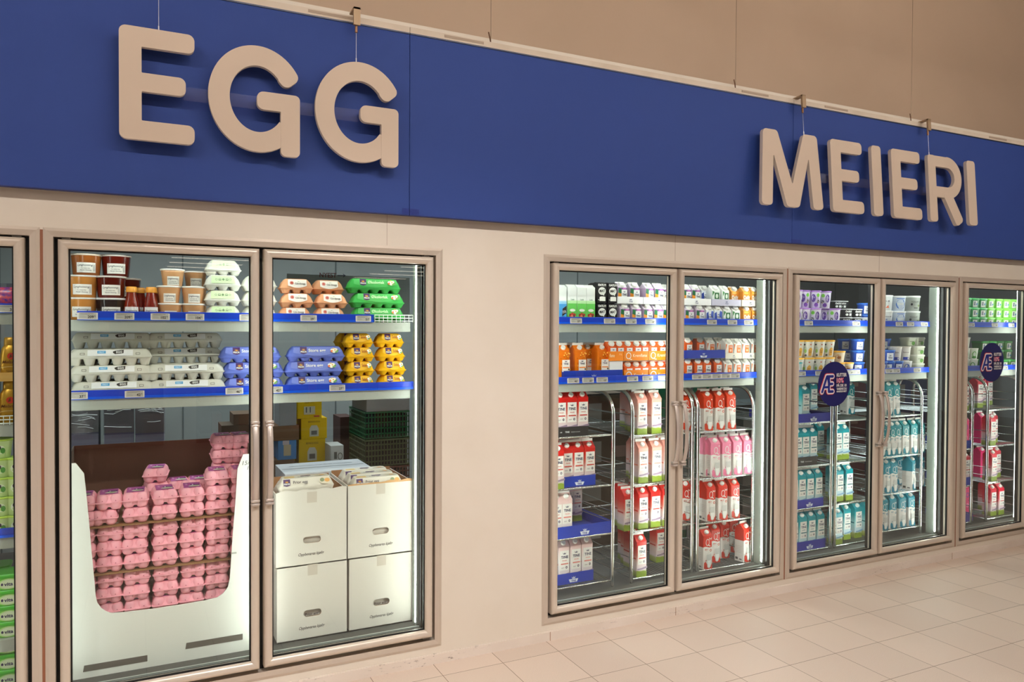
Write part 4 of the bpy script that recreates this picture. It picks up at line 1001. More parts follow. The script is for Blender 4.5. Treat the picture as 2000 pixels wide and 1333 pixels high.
for (y_, m_, rev) in ((0, m_card, False), (.005, m_brown, True)):
    vs = []; fs = []
    for (x_, z_) in leftc: vs += [(wl_, y_, z_), (x_, y_, z_)]
    for i in range(len(leftc)-1): fs.append((2*i, 2*i+2, 2*i+3, 2*i+1))
    f.add(vs, fs, m_); vs = []; fs = []
    for (x_, z_) in rightc: vs += [(x_, y_, z_), (wr_, y_, z_)]
    for i in range(len(rightc)-1): fs.append((2*i, 2*i+2, 2*i+3, 2*i+1))
    f.add(vs, fs, m_)
    zl = inner[lowi][1]; f.add([(wl_, y_, 0), (wr_, y_, 0), (wr_, y_, zl), (inner[lowi][0], y_, zl), (wl_, y_, zl)], [(0, 1, 2, 3, 4)], m_)
    # chamfered ears above the cutout
    a = inner[0]; e = C0(148, 905); g_ = C0(137, 905); f.add([(wl_, y_, a[1]), (a[0], y_, a[1]), (e[0], y_, e[1]), (wl_, y_, e[1])], [(0, 1, 2, 3)], m_)
    a = inner[-1]; e = C0(475, 888); f.add([(a[0], y_, a[1]), (wr_, y_, a[1]), (wr_, y_, e[1]), (e[0], y_, e[1])], [(0, 1, 2, 3)], m_)
for i in range(n_i-1):
    (a, b), (c_, e) = inner[i], inner[i+1]; f.add([(a, 0, b), (c_, 0, e), (c_, .005, e), (a, .005, b)], [(0, 1, 2, 3)], m_card)
f.box(wl_, wr_, .001, .006, -.0, .004, m_card); f.build('front_panel', t)
dp = yd1-yd0
ztb = at(300, 863, yd1)[1]-PZ
for nm, x_, hh in (('side_panel', wl_, 0), ('side_panel', wr_, 0)):
    s = MB(); ze = C0(140, 905)[1]; vs = [(x_, .005, 0), (x_, dp, 0), (x_, dp, ztb), (x_, .005, ze)]; sx_ = .004 if x_ < 0 else -.004
    s.add(vs+[(a+sx_, b, c_) for a, b, c_ in vs], [(0, 1, 2, 3), (7, 6, 5, 4), (2, 6, 7, 3), (1, 5, 6, 2)], mat((120, 100, 84), .8)); s.build(nm, t)
MB().box(wl_, wr_, dp, dp+.005, 0, ztb, mat((112, 74, 58), .8)).build('back_panel', t)
L = MB(); d = Dec(L, flat(0)); d.o = .0008
for (p0, p1) in (((163, 1299, 288, 1272, 286, 1284, 161, 1312), 0), ((363, 1264, 474, 1241, 475, 1254, 361, 1268), 0)):
    q = p0
    a = C0(q[0], q[1])[1]
for (xa_, xb_, zz) in ((C0(162, 1300)[0], C0(288, 1290)[0], .028), (C0(362, 1270)[0], C0(474, 1255)[0], .052)): d.poly([(xa_, zz), (xb_, zz), (xb_, zz+.026), (xa_+.004, zz+.026)], (98, 92, 84))
hx_, hz_ = C0(476, 918)[0], C0(476, 907)[1]
d.text('15/', hx_-.006, hz_-.004, .019, (60, 60, 58), 'L', bold=0, skew=.2, maxw=.03); d.text('16', hx_+.014, hz_-.026, .017, (60, 60, 58), 'L', bold=0, skew=.25, maxw=.02)
d.rect(C0(452, 1083)[0], C0(452, 1083)[1], C0(462, 1083)[0], C0(452, 1083)[1]+.008, (170, 168, 160)); L.build('print', t)
# hidden brown tray that lifts the cartons, and cardboard sheets between layers
s = MB(); s.box(wl_+.012, wr_-.012, .03, dp-.01, .0, .203, m_brown); s.build('inner_box', t)
zp = PZ+.2035; pc = .0645
cols = [(160, 8), (214, 8), (267, 8), (322, 8), (376, 8), (426, 9), (474, 9)]
cn = ['leftmost hidden', 'first', 'second', 'third', 'fourth', 'fifth', 'rightmost half hidden']
jit = {(1, 6): -10, (1, 7): -2, (1, 4): -1, (1, 1): -3, (2, 4): -3, (2, 7): -2, (3, 2): 3, (3, 1): 4, (4, 0): -2, (4, 2): 3}
gp = 'pink egg cartons in the display box'
for ci, (px, n) in enumerate(cols):
    for k in range(n):
        zz = zp+pc*k+(.0025 if k > 2 else 0)+(.0025 if k > 5 else 0); px_ = px+jit.get((ci, k), 0)+random.uniform(-1, 1)
        put(ec_pink, xat(px_, .21, zz+.03), .21+ec_pink.d/2+random.uniform(0, .008), zz, f"pink egg carton in the {cn[ci]} column, {'top one' if k == n-1 else ('bottom one' if k == 0 else ORD[k]+' from bottom')}", gp, random.uniform(-.05, .05))
for nm, k in (('lower', 3), ('upper', 6)):
    zz = zp+pc*k+(.0025 if k == 6 else 0)-.0001
    sh = MB().box(-.245, .45, .205, .575, zz+.0003, zz+.0022, mat((150, 112, 72), .8)).build('cardboard_sheet'); tag(sh, f"{nm} brown cardboard sheet between layers of pink egg cartons", 'sheet')
for ci, (px, n0, n, wh) in enumerate(((212, 6, 1, 'left'), (306, 6, 3, 'second'), (350, 6, 2, 'third'), (389, 6, 2, 'fourth'), (437, 6, 5, 'fifth'), (473, 6, 5, 'rightmost'))):
    for k in range(n):
        zz = zp+pc*(n0+k)+.005; put(ec_pink, xat(px, .39, zz), .39+ec_pink.d/2, zz, f"pink egg carton in the back row, {wh} stack, level {ORD[k]} up", gp, random.uniform(-.12, .12))
s = MB().box(-.24, .44, .385, .56, zp, zp+pc*6+.0022, m_brown).build('carton_riser'); tag(s, 'brown cardboard riser under the back row of pink cartons', 'box')

# white egg cases
def egg_case(px0, px1, z0, h, label, open_=False, left=True):
    y = .172; xa = xat(px0, y, z0+h/2); xb = xat(px1, y, z0+h/2); w = (xb-xa)/2; D = .36; mc = mat((226, 220, 210), .65, 0, .25); br = mat((168, 120, 80), .8)
    t = empty('egg_case', ((xa+xb)/2, y, z0)); tag(t, label, 'cardboard box', 'white egg cases stacked two by two')
    b = MB(); th = .004
    hw_, hz0, hz1 = .040, h*.295, h*.295+.030; cxh = 0.0
    # front with a stadium handle hole
    n = 12; hole = []
    for i in range(n+1): a = -PI/2+PI*i/n; hole.append((cxh+hw_-.015+.015*math.cos(a), (hz0+hz1)/2+.015*math.sin(a)))
    for i in range(n+1): a = PI/2+PI*i/n; hole.append((cxh-hw_+.015+.015*math.cos(a), (hz0+hz1)/2+.015*math.sin(a)))
    for yy, mm in ((0, mc), (th, br)):
        vs = [(-w, yy, 0), (w, yy, 0), (w, yy, hz0), (-w, yy, hz0), (-w, yy, hz1), (w, yy, hz1), (w, yy, h), (-w, yy, h)]; fs = [(0, 1, 2, 3), (4, 5, 6, 7)]
        b.add(vs, fs, mm)
        R = hole[:n+1]; vs = [(a, yy, c_) for a, c_ in R]+[(w, yy, c_) for a, c_ in R]; b.add(vs, [(i, n+1+i, n+2+i, i+1) for i in range(n)], mm)
        R = hole[n+1:]; vs = [(a, yy, c_) for a, c_ in R]+[(-w, yy, c_) for a, c_ in R]; b.add(vs, [(i, i+1, n+2+i, n+1+i) for i in range(n)], mm)
    k = len(hole); b.add([(a, 0, c_) for a, c_ in hole]+[(a, th, c_) for a, c_ in hole], [(i, (i+1) % k, k+(i+1) % k, k+i) for i in range(k)], br)
    for sx in (-1, 1):
        a_, c_ = (-w, -w+th) if sx < 0 else (w-th, w); b.box(a_, c_, th, D, 0, h, mc)
        if open_: b.box(*((-w+th, -w+th+.001) if sx < 0 else (w-th-.001, w-th)), th+.001, D-th, .01, h, br)
    b.box(-w, w, D-th, D, 0, h, mc); b.box(-w, w, .0, D, 0, .003, mc)
    if open_: b.box(-w+.004, w-.004, D-th-.002, D-th, .01, h+.012, br)
    else: b.box(-w, w, 0, D, h-.003, h, mc)
    b.build('case', t)
    L = MB(); d = Dec(L, flat(0)); d.text('Oppbevares kjølig', 0 if not left else -.005, hz0-.055, .0135, (96, 90, 86), bold=.02, skew=.25, maxw=.115)
    d = Dec(L, flat(.02)); d.rect(-.05, hz0-.004, .05, hz0+.035, (206, 200, 190)); d.text('Prior egg', .0, hz0-.002, .012, (80, 50, 50), bold=.02, maxw=.085); L.build('print', t)
    tp = MB(); tp.box(-.022, .022, -.0006, -.0001, h-.05, h, mat((208, 198, 184), .3)); tp.build('tape', t)
    if open_:
        fl = MB(); import random as r_; pts = [(-w, 0)]+[(-w+2*w*i/14, .004+.009*abs(math.sin(i*2.3))*(1 if i > 7 or left else .4)) for i in range(15)]+[(w, 0)]
        nn = len(pts); fl.add([(a, .0, h+c_-.0) for a, c_ in pts]+[(a, th, h+c_) for a, c_ in pts], [tuple(range(nn)), tuple(range(2*nn-1, nn-1, -1))], mc if left else mat((206, 160, 110), .8)); fl.build('torn_edge', t)
    return t, (xa+xb)/2, w, y, D
he = .338; Zl = PZ+.003
egg_case(541, 677.5, Zl, he, 'lower left white egg case with a handle hole'); egg_case(682, 805.5, Zl, he, 'lower right white egg case with a handle hole', left=False)
tA = egg_case(539, 677, Zl+he, he-.006, 'upper left open white egg case with one carton showing', True)
tB = egg_case(679.5, 805, Zl+he, he+.004, 'upper right open white egg case with a torn front edge', True, False)
ztop = Zl+2*he
put(ec_cream, tA[1]-.018, tA[3]+.066, ztop-.016, 'cream egg carton lying at the front of the open left case', 'cream egg cartons in the open cases')
put(ec_cream, tA[1]-.01, tA[3]+.2, ztop-.06, 'cream egg carton lying deeper in the open left case', 'cream egg cartons in the open cases')
put(ec_cream, tA[1]-.01, tA[3]+.066, ztop-.088, 'cream egg carton under the front one in the open left case', 'cream egg cartons in the open cases')
for i in range(3): put(ec_cream, tB[1]-.006, tB[3]+.062+.104*i, ztop-.04, f"cream egg carton in the open right case, {('front', 'middle', 'rear')[i]} one", 'cream egg cartons in the open cases')
for i in range(3): put(ec_cream, tB[1]-.006, tB[3]+.062+.104*i, ztop-.112, f"cream egg carton in the open right case, {('front', 'middle', 'rear')[i]} one of the layer below", 'cream egg cartons in the open cases')
for nm, tt in (('left', tA), ('right', tB)):
    s = MB().box(tt[1]-tt[2]+.012, tt[1]+tt[2]-.012, tt[3]+.012, tt[3]+.34, Zl+he+.004, ztop-(.114 if nm == 'right' else .092), mat((206, 198, 186), .8)).build('egg_layers'); tag(s, f"closely packed lower egg cartons filling the open {nm} case", 'egg cartons', None, 'stuff')
def lw(d, w, h, L, D):
    dd = Dec(L, top(h+.0006)); dd.text('Oppbevares kjølig, beskyttet mot sollys', 0, D*.7, .016, (110, 110, 120), rot=PI, maxw=w*1.5, skew=.2); dd.rect(-w*.96, D*.45, w*.96, D*.48, (196, 196, 200))
box_thing('long_case', 'cardboard box', 0, 0, .0, .835, .56, .30, (208, 210, 214), 'long pale box with printing on its lid behind the egg cases', None, lw, x=(.655, 1.10))

# ---------------------------------------------------------------- cold store stock behind the eggs
bgp = 'stock in the cold store behind the eggs'
def fr(y, px, py): return at(px, py, y)
def bg(name, cat, px0, py0, px1, py1, y, depth, col, label, deco=None, to_floor=False, noise=0):
    xa, z1 = fr(y, px0, py0); xb, _ = fr(y, px1, py0); _, z0 = fr(y, (px0+px1)/2, py1)
    return box_thing(name, cat, 0, 0, 0.0 if to_floor else z0, z1, y, depth, col, label, bgp, deco, x=(xa, xb), noise=noise)
def d_sym(d, w, h, L, D):
    for x in (-w*.25, w*.15): d.ring(x, h*.72, .014, .014, .003, (70, 66, 74)); d.rect(x-.004, h*.72-.004, x+.006, h*.72+.006, (70, 66, 74))
    d.rect(-w*.5, h*.6, w*.4, h*.605, (130, 128, 134))
def film(d, w, h, L, D):
    d_sym(d, w, h, L, D)
    random.seed(int(w*1e4))
bxy = 1.75
for i, (a, b_, nm) in enumerate(((133, 192, 'left'), (203, 261, 'middle'), (264, 321, 'right'))):
    x0_, z1_ = fr(bxy, a, 778); x1_, _ = fr(bxy, b_, 778); zm = fr(bxy, (a+b_)/2, 846)[1]
    box_thing('lavender_case', 'cardboard box', 0, 0, 0, zm, bxy, .3, (150, 146, 170), f"lavender grey carton under the film wrapped one, {nm} of three", bgp, d_sym, x=(x0_, x1_))
    o = box_thing('wrapped_case', 'cardboard box', 0, 0, zm+.001, z1_, bxy, .3, (168, 164, 162), f"film wrapped pale carton in the dim store, {nm} of three", bgp, film, x=(x0_, x1_))
    fm = MB(); rs = random.Random(i+4); hw = (x1_-x0_)/2; hh = z1_-zm
    for k in range(9):
        z_ = rs.uniform(.02, hh-.02); xa_ = rs.uniform(-hw, 0); xb_ = rs.uniform(.0, hw)
        fm.tube([(xa_, -.006, z_), ((xa_+xb_)/2, -.009, z_+rs.uniform(-.012, .012)), (xb_, -.006, z_+rs.uniform(-.02, .02))], .0022, mat((232, 234, 236), .12, 0, .8), 6)
    fm.box(-hw-.003, hw+.003, -.005, -.004, -.01, hh, FILM); fm.build('stretch_film', o)
def y1(d, w, h, L, D):
    d.rect(-w*.45, h*.2, w*.45, h*.62, (200, 196, 170)); d.rect(-w*.3, h*.3, -w*.2, h*.58, (90, 90, 90)); d.rect(w*.02, h*.3, w*.1, h*.58, (90, 90, 90)); d.text('DEKK LETT', 0, h*.78, h*.07, (120, 90, 10), maxw=w); d.rect(w*.35, h*.06, w*.8, h*.14, (180, 60, 40))
def y2(d, w, h, L, D): d.poly([(-w*.35, h*.12), (w*.35, h*.12), (w*.35, h*.5), (w*.2, h*.66), (-w*.2, h*.66), (-w*.35, h*.5)], (206, 204, 190)); d.rect(-w*.22, h*.2, w*.22, h*.4, (110, 106, 100)); d.text('BONUS EGG', 0, h*.8, h*.08, (120, 90, 10), maxw=w*.9)
YY = (226, 186, 10)
yb_ = 1.1
zA = fr(yb_, 604, 780)[1]; zB_ = fr(yb_, 604, 818)[1]; zC = fr(yb_, 612, 858)[1]; 
def ybox(a, b_, z0, z1, lab, dc):
    box_thing('yellow_case', 'cardboard box', a, b_, z0, z1, yb_, .2, YY, lab, bgp, dc)
ybox(580, 628.5, zB_+.001, zA, 'bright yellow carton on top of the yellow stack', y1)
ybox(588, 638.6, zC+.001, zB_, 'bright yellow carton in the middle of the yellow stack', y2)
zD = fr(yb_, 609, 906)[1]
ybox(583.5, 635.5, zD, zC, 'bright yellow carton at the bottom of the yellow stack', y2)
box_thing('brown_case', 'cardboard box', 576, 642, 0, zD-.001, yb_, .25, (120, 92, 68), 'brown carton standing under the yellow stack', bgp)
zq = fr(1.05, 562, 898)[1]; zr_ = fr(1.05, 562, 861)[1]; zs_ = fr(1.05, 562, 832)[1]; zt2 = fr(1.05, 562, 783)[1]
box_thing('brown_case', 'cardboard box', 528, 575, 0, zq-.001, 1.05, .2, (112, 86, 64), 'brown carton standing under the blue one', bgp)
box_thing('blue_case', 'cardboard box', 543, 579, zq, zr_, 1.05, .18, (70, 130, 190), 'light blue carton with a pale label in the cold store', bgp, lambda d, w, h, L, D: (d.rect(-w*.4, h*.2, w*.4, h*.78, (186, 170, 140)), d.rect(-w*.5, h*.78, w*.2, h*1.0, (190, 180, 190))))
box_thing('brown_case', 'cardboard box', 531, 584, zr_+.001, zs_, 1.05, .18, (128, 96, 70), 'brown carton lying on the blue one', bgp)
box_thing('grey_case', 'cardboard box', 545.6, 579, zs_+.001, zt2, 1.05, .18, (150, 152, 156), 'pale grey carton standing on the brown one', bgp)
zb1, zb2 = fr(1.2, 460, 858)[1], fr(1.2, 460, 831)[1]; zb3 = fr(1.2, 460, 810)[1]
box_thing('brown_case', 'cardboard box', 433, 500, 0, zb2, 1.2, .2, (104, 88, 74), 'brown carton behind the right end of the pink display, lower', bgp)
box_thing('brown_case', 'cardboard box', 456, 510, zb2+.001, zb3, 1.2, .2, (112, 90, 72), 'brown carton behind the right end of the pink display, upper', bgp)
zz0, zz1 = fr(.95, 659, 900)[1], fr(.95, 659, 871)[1]
box_thing('white_case', 'cardboard box', 646, 671, 0, zz1, .95, .15, (196, 196, 192), 'small white carton with a letter Q beside the yellow stack', bgp, lambda d, w, h, L, D: (d.rect(-w*.5, h-.075, -w*.05, h-.035, (90, 90, 84)), d.ring(w*.45, h-.06, .014, .02, .004, (90, 86, 80))))
box_thing('dark_case', 'cardboard box', 664, 690, 0, fr(1.7, 677, 815)[1], 1.7, .2, (84, 62, 58), 'dark brown carton left of the green crates', bgp)
# plastic crates
def crate(px0, px1, z0, z1, y, depth, col, label):
    xa, xb = xat(px0, y, (z0+z1)/2), xat(px1, y, (z0+z1)/2); w = (xb-xa)/2; h = z1-z0; t = empty('plastic_crate', ((xa+xb)/2, y, z0)); tag(t, label, 'crate', 'plastic crates in the cold store')
    m_ = mat(col, .45); b = MB()
    b.box(-w, w, 0, depth, 0, .006, m_)
    for zz in (0, h*.94): b.box(-w, w, 0, .012, zz, zz+h*.06, m_); b.box(-w, w, depth-.012, depth, zz, zz+h*.06, m_); b.box(-w, -w+.012, .012, depth-.012, zz, zz+h*.06, m_); b.box(w-.012, w, .012, depth-.012, zz, zz+h*.06, m_)
    nx, nz = 14, 5
    for i in range(nx+1): x = -w+.004+(2*w-.008)*i/nx; b.box(x-.003, x+.003, .003, .007, 0, h, m_)
    for i in range(12): y_ = .006+(depth-.012)*i/11; b.box(-w+.002, -w+.006, y_-.003, y_+.003, 0, h, m_); b.box(w-.006, w-.002, y_-.003, y_+.003, 0, h, m_)
    for j in range(1, nz): z = h*j/nz; b.box(-w, w, .003, .007, z-.004, z+.004, m_); b.box(-w+.002, -w+.006, 0, depth, z-.004, z+.004, m_)
    b.build('basket', t)
    MB().box(-w+.014, w-.014, .014, depth-.014, .008, h-.02, mat((44, 40, 38), .8)).build('contents', t)
zc = [0, .14, .28, .42, .56, .70]; tops = fr(1.3, 712, 806)[1]
zc = [tops*i/6 for i in range(7)]
for i in range(6):
    col = (46, 108, 66) if i >= 5 else ((86, 98, 60) if i == 4 else (112, 62, 48))
    crate(713, 800, zc[i]+.0005, zc[i+1], 1.3, .4, col, f"{('red brown', 'red brown', 'red brown', 'red brown', 'olive green', 'green')[i]} plastic crate in the tall stack, {('bottom one', 'second from bottom', 'third from bottom', 'fourth from bottom', 'fifth from bottom', 'top one')[i]}")
box_thing('pale_case', 'cardboard box', 716, 800, tops+.001, tops+.075, 1.31, .36, (172, 168, 168), 'flat pale carton lying on the green crate', bgp)
box_thing('pale_case', 'cardboard box', 690, 772, tops+.076, tops+.15, 1.31, .36, (156, 152, 154), 'flat pale carton askew on top of the crate stack', bgp, rz=.12)

# ================================================================== RED MILK COOLER
gm = 'packs on the upper shelf of the red milk cooler'
tb = (24, 58, 168)
tray(1106, 1168, SH0, YF, .012, (232, 236, 230), 'shallow white tray under the white and green pouch cartons', 'trays on the upper shelf')
row(tw_blue, [1098], SH0, YF+.004, 'at the left end of the upper shelf', gm)
row(tw_blue, [1083], SH0, YF+.08, 'half hidden at the left door edge', gm)
row(tw_green, [1118, 1136.5, 1154], SH0+.0035, YF+.006, 'in the white tray', gm)
row(tw_green, [1110, 1128, 1146], SH0+.0035, YF+.08, 'behind in the white tray', gm)
for k in range(2):
    row(im, [1176, 1197], SH0+.114*k, YF+.005, ('lower layer', 'upper layer')[k], gm)
    row(im, [1168], SH0+.114*k, YF+.07, 'half hidden behind, '+('lower', 'upper')[k], gm)
row(sm_pine, [1221, 1243.5, 1266, 1286, 1304], SH0, YF, 'in the lower row', gm, desc='small purple carton with orange fruit')
row(sm_pine, [1347, 1368], SH0, YF, 'lower row, right door', gm, desc='small purple carton with orange fruit')
row(sm_blue, [1386, 1403], SH0, YF, 'lower row, right door', gm, rz=[.1, 0])
row(sm_leaf, [1421, 1438.5], SH0, YF, 'lower row, right door', gm)
row(sm_oat, [1459.6, 1476], SH0, YF, 'lower row, right door', gm)
UZ = SH0+.1135
for a, b_, c_, n, lg in ((1207, 1256, (232, 232, 234), 'first', 'crownsmall'), (1257, 1316, (234, 234, 236), 'second', 'crownsmall'), (1331, 1389, (236, 236, 238), 'third', 'crownsmall'), (1390.5, 1447, (196, 192, 214), 'fourth', 'crownsmall'), (1449, 1482, (224, 218, 206), 'fifth', 'crownsmall')):
    tray(a, b_, UZ, YF-.004, .038, c_, f"shallow pale tray on the small cartons, {n} from left", 'trays on the upper shelf', .17, lg)
row(sm_pine, [1216, 1241], UZ+.0035, YF+.004, 'in the first upper tray', gm, desc='small purple carton with orange fruit', rz=[0, -.1])
row(sm_pine, [1226], UZ+.0035, YF+.075, 'at the back of the first upper tray', gm, desc='small purple carton with orange fruit')
row(sm_pine, [1268, 1288], UZ+.0035, YF+.004, 'in the second upper tray', gm, desc='small purple carton with orange fruit', rz=[.12, 0])
row(sm_pine, [1299], UZ+.0035, YF+.075, 'at the back of the second upper tray', gm, desc='small purple carton with orange fruit')
row(sm_pine, [1342, 1360], UZ+.0035, YF+.004, 'in the third upper tray', gm, desc='small purple carton with orange fruit')
row(sm_blue, [1378], UZ+.0035, YF+.06, 'at the end of the third upper tray', gm)
row(sm_leaf, [1399, 1417], UZ+.0035, YF+.004, 'in the fourth upper tray', gm, rz=[0, .15])
row(sm_oat, [1436], UZ+.0035, YF+.04, 'at the back right of the fourth upper tray', gm)
row(sm_oat, [1459, 1474], UZ+.0035, YF+.004, 'in the fifth upper tray', gm, rz=[0, .1])
g2 = 'packs on the lower shelf of the red milk cooler'
tray(1101, 1216, SH1, YF-.006, .066, tb, 'long blue tray with a crown mark under the cloudberry cartons', 'trays on the lower shelf', .3, 'crown')
row(tine_orange, [1102, 1134, 1178], SH1+.0035, YF+.016, 'in the long blue tray', g2)
row(tine_orange, [1119, 1150, 1170], SH1+.0035, YF+.1, 'in the back row of the blue tray', g2)
Q2 = SH1+.115; OR = (238, 134, 24)
for a, b_, n, lg in ((1219, 1266, 'left', 'Q'), (1267.5, 1312, 'right', 'Q')):
    tray(a, b_, SH1, YF-.002, .062, OR, f"orange tray of small cream cartons, lower {n}", 'orange cream trays', .2, lg)
for a, b_, n, lg in ((1189, 1217.5, 'left', 'flote'), (1218.5, 1266, 'middle', 'Q'), (1267, 1312, 'right', 'Q')):
    tray(a, b_, Q2, YF-.004, .052, OR, f"orange tray of small cream cartons, upper {n}", 'orange cream trays', .2, lg)
wb = box_thing('white_flap', 'box', 1190, 1216.5, SH1+.056, Q2-.001, YF+.001, .12, (232, 232, 234), 'blank white box face under the upper left orange tray', None)
row(sm_q, [1228, 1244, 1259, 1276, 1292, 1307], SH1+.0035, YF+.006, 'in the lower orange trays', g2)
row(sm_q, [1196, 1211, 1228, 1245, 1259, 1276, 1293, 1306], Q2+.0035, YF+.006, 'in the upper orange trays', g2)
tray(1331, 1417, SH1, YF-.004, .035, (74, 56, 150), 'long violet blue tray of small orange cartons, right door', 'trays on the lower shelf', .2)
row(sm_to, [1345, 1365, 1382, 1403], SH1+.0035, YF+.004, 'in the violet tray', g2)
row(sm_ol, [1423, 1441, 1458, 1475], SH1, YF, 'in the lower row, right door', g2)
tray(1331, 1416, Q2+.006, YF-.008, .048, (40, 58, 160), 'long blue tray with a crown mark on the small cartons', 'trays on the lower shelf', .22, 'crown')
row(sm_to, [1345], Q2+.0095, YF+.002, 'in the upper blue tray', g2); row(sm_to, [1369], Q2+.0095, YF+.06, 'deep in the upper blue tray', g2)
row(sm_ol, [1389, 1408], Q2+.0095, YF+.05, 'deep in the upper blue tray', g2)
for a, b_, n in ((1417, 1449, 'left'), (1450, 1482, 'right')): tray(a, b_, Q2, YF-.004, .034, (226, 220, 206), f"cream tray of small orange panel cartons, {n}", 'trays on the lower shelf', .17, 'crownsmall')
row(sm_ol, [1425, 1441, 1457, 1475], Q2+.0035, YF+.004, 'in the cream trays', g2)
# trolleys
TZ1 = [.19, .451, .717, .993]; TZ2 = [.175, .44, .70, .975]; TZ3 = [.154, .43, .693, .97]
trolley(1.885, 2.335, YS+.012, TZ1, 1.215, 'chrome milk trolley behind the left door of the red milk cooler')
trolley(2.462, 2.885, YS+.012, TZ2, 1.222, 'chrome milk trolley behind the meeting doors of the red milk cooler')
trolley(2.925, 3.35, YS+.012, TZ3, 1.215, 'chrome milk trolley behind the right door of the red milk cooler')
g3 = 'milk cartons in the red milk cooler'
YT = .178
def lvl(k, pxs, z, where, g, dy=0, back=1, desc=None, rz=0, btr=0):
    row(k, pxs, z+.0008+btr, YT+dy, where, g, desc, rz)
    for j in range(back):
        row(k, [p-6-6*j for p in pxs], z+.0008+btr, YT+dy+.075*(j+1), where+(', second row back' if j == 0 else ', third row back'), g, desc)
tray(1088, 1149, TZ1[3], YT-.008, .052, (48, 46, 46), 'dark grey tray with white lettering on the top trolley level', 'milk trays', .32, 'dark')
lvl(tine_red, [1096, 1117, 1139], TZ1[3], 'top level left', g3, btr=.004)
tray(1100, 1163, TZ1[2], YT-.008+.02, .056, tb, 'blue crown tray of red cartons on the second trolley level', 'milk trays', .32, 'crown')
lvl(tine_red, [1109, 1130.5, 1152.5], TZ1[2], 'second level left', g3, .02, btr=.004)
row(tine_red, [1091.5], TZ1[2], YT-.018+.002, 'standing out in front at the left door edge', g3)
tray(1086, 1196, TZ1[1], YT-.012, .062, tb, 'wide blue crown tray partly empty on the third trolley level', 'milk trays', .42, 'crown')
row(tine_pale, [1088, 1107.5], TZ1[1]+.004, YT, 'in the partly empty blue tray', g3)
row(tine_pale, [1112, 1127.5], TZ1[1]+.004, YT+.26, 'in the back of the partly empty blue tray', g3)
tray(1080, 1159, TZ1[0], YT-.008+.03, .058, tb, 'blue crown tray of pale cartons on the bottom trolley level', 'milk trays', .32, 'crown')
lvl(tine_pale, [1102, 1125, 1147.5], TZ1[0], 'bottom level left', g3, .03, btr=.004)
# middle trolley
lvl(tine_peach, [1255, 1283], TZ2[3], 'top level middle', g3, -.0, 2, rz=-.02)
row(tine_peach, [1232], TZ2[3], YT+.3, 'deep in the middle trolley, top level', g3)
lvl(tine_peach, [1257, 1283.5, 1307], TZ2[2], 'second level middle', g3, -.0, 2)
lvl(tine_red, [1229, 1257, 1281, 1304], TZ2[1], 'third level middle', g3, .0, 2)
row(tine_red, [1253.5], TZ2[0], YT-.01, 'alone at the front of the bottom middle level', g3); row(tine_red, [1291], TZ2[0], YT+.16, 'far back on the bottom middle level, right', g3)
for j in range(3): row(tine_red, [1240-6*j], TZ2[0], YT+.12+.075*j, f"on the bottom middle level, {ORD[j]} one in file behind", g3)
row(q_orange, [1341], TZ2[3], YT+.05, 'left of the right trolley post, top level', g3)
row(q_red, [1341], TZ2[1], YT+.05, 'left of the right trolley post, third level', g3)
# right trolley
lvl(q_orange, [1384, 1407, 1429], TZ3[3], 'top level right', g3, .0)
lvl(q_pink, [1398.5, 1420, 1441, 1461], TZ3[2], 'second level right', g3, -.01, rz=0)
row(q_pink, [1384], TZ3[2], YT+.03, 'turned aside at the left of the second level right', g3, rz=.15)
lvl(q_red, [1389, 1412.5, 1436.5], TZ3[1], 'third level right', g3, .0)
row(q_red, [1382], TZ3[0], YT-.012, 'bottom level right, front left', g3, rz=.03); row(q_red, [1398], TZ3[0], YT+.065, 'bottom level right, second at the left', g3)
row(q_red, [1416.5], TZ3[0], YT+.11, 'bottom level right, standing back in the middle', g3); row(q_red, [1458.5], TZ3[0], YT-.005, 'bottom level right, turned at the right end', g3, rz=.18); row(q_red, [1434], TZ3[0], YT+.18, 'bottom level right, far back', g3)
# cold store stock behind the milk
bgp = 'stock in the cold store behind the milk'
for i, (x0_, x1_, h_, y_, c_, lab) in enumerate(((3.42, 4.1, 1.22, 1.2, (30, 112, 80), 'green film wrapped pack tower behind the right trolley'), (2.75, 3.3, 1.1, 1.3, (92, 78, 66), 'brown carton tower behind the middle trolley'), (5.1, 5.75, 1.3, 1.3, (100, 60, 66), 'dark red carton tower behind the teal milk'),
      (5.95, 6.5, 1.15, 1.25, (70, 76, 110), 'blue grey carton tower behind the teal milk'), (7.0, 7.5, 1.3, 1.3, (96, 70, 60), 'brown carton tower behind the rightmost trolleys'), (4.35, 4.9, .95, 1.4, (76, 84, 84), 'grey carton tower behind the round sign'), (2.0, 2.5, 1.0, 1.5, (96, 58, 52), 'red brown carton tower behind the left trolley'))):
    for k in range(4):
        def dk(d, w, h, L, D, k=k):
            d.rect(-w*.7, h*.2, -w*.1, h*.75, (150, 146, 140)); d.rect(w*.2, h*.3, w*.7, h*.6, (130, 100, 90)); d.rect(-w, h*.96, w, h*.99, (40, 38, 36))
        box_thing('stock_carton', 'cardboard box', 0, 0, h_*k/4+.0005, h_*(k+1)/4, y_, .4, tuple(int(v*(1+.08*((k % 2)*2-1))) for v in c_), lab.replace('tower', f"at the {('bottom', 'second level', 'third level', 'top')[k]} of the pile"), bgp, dk, x=(x0_, x1_))

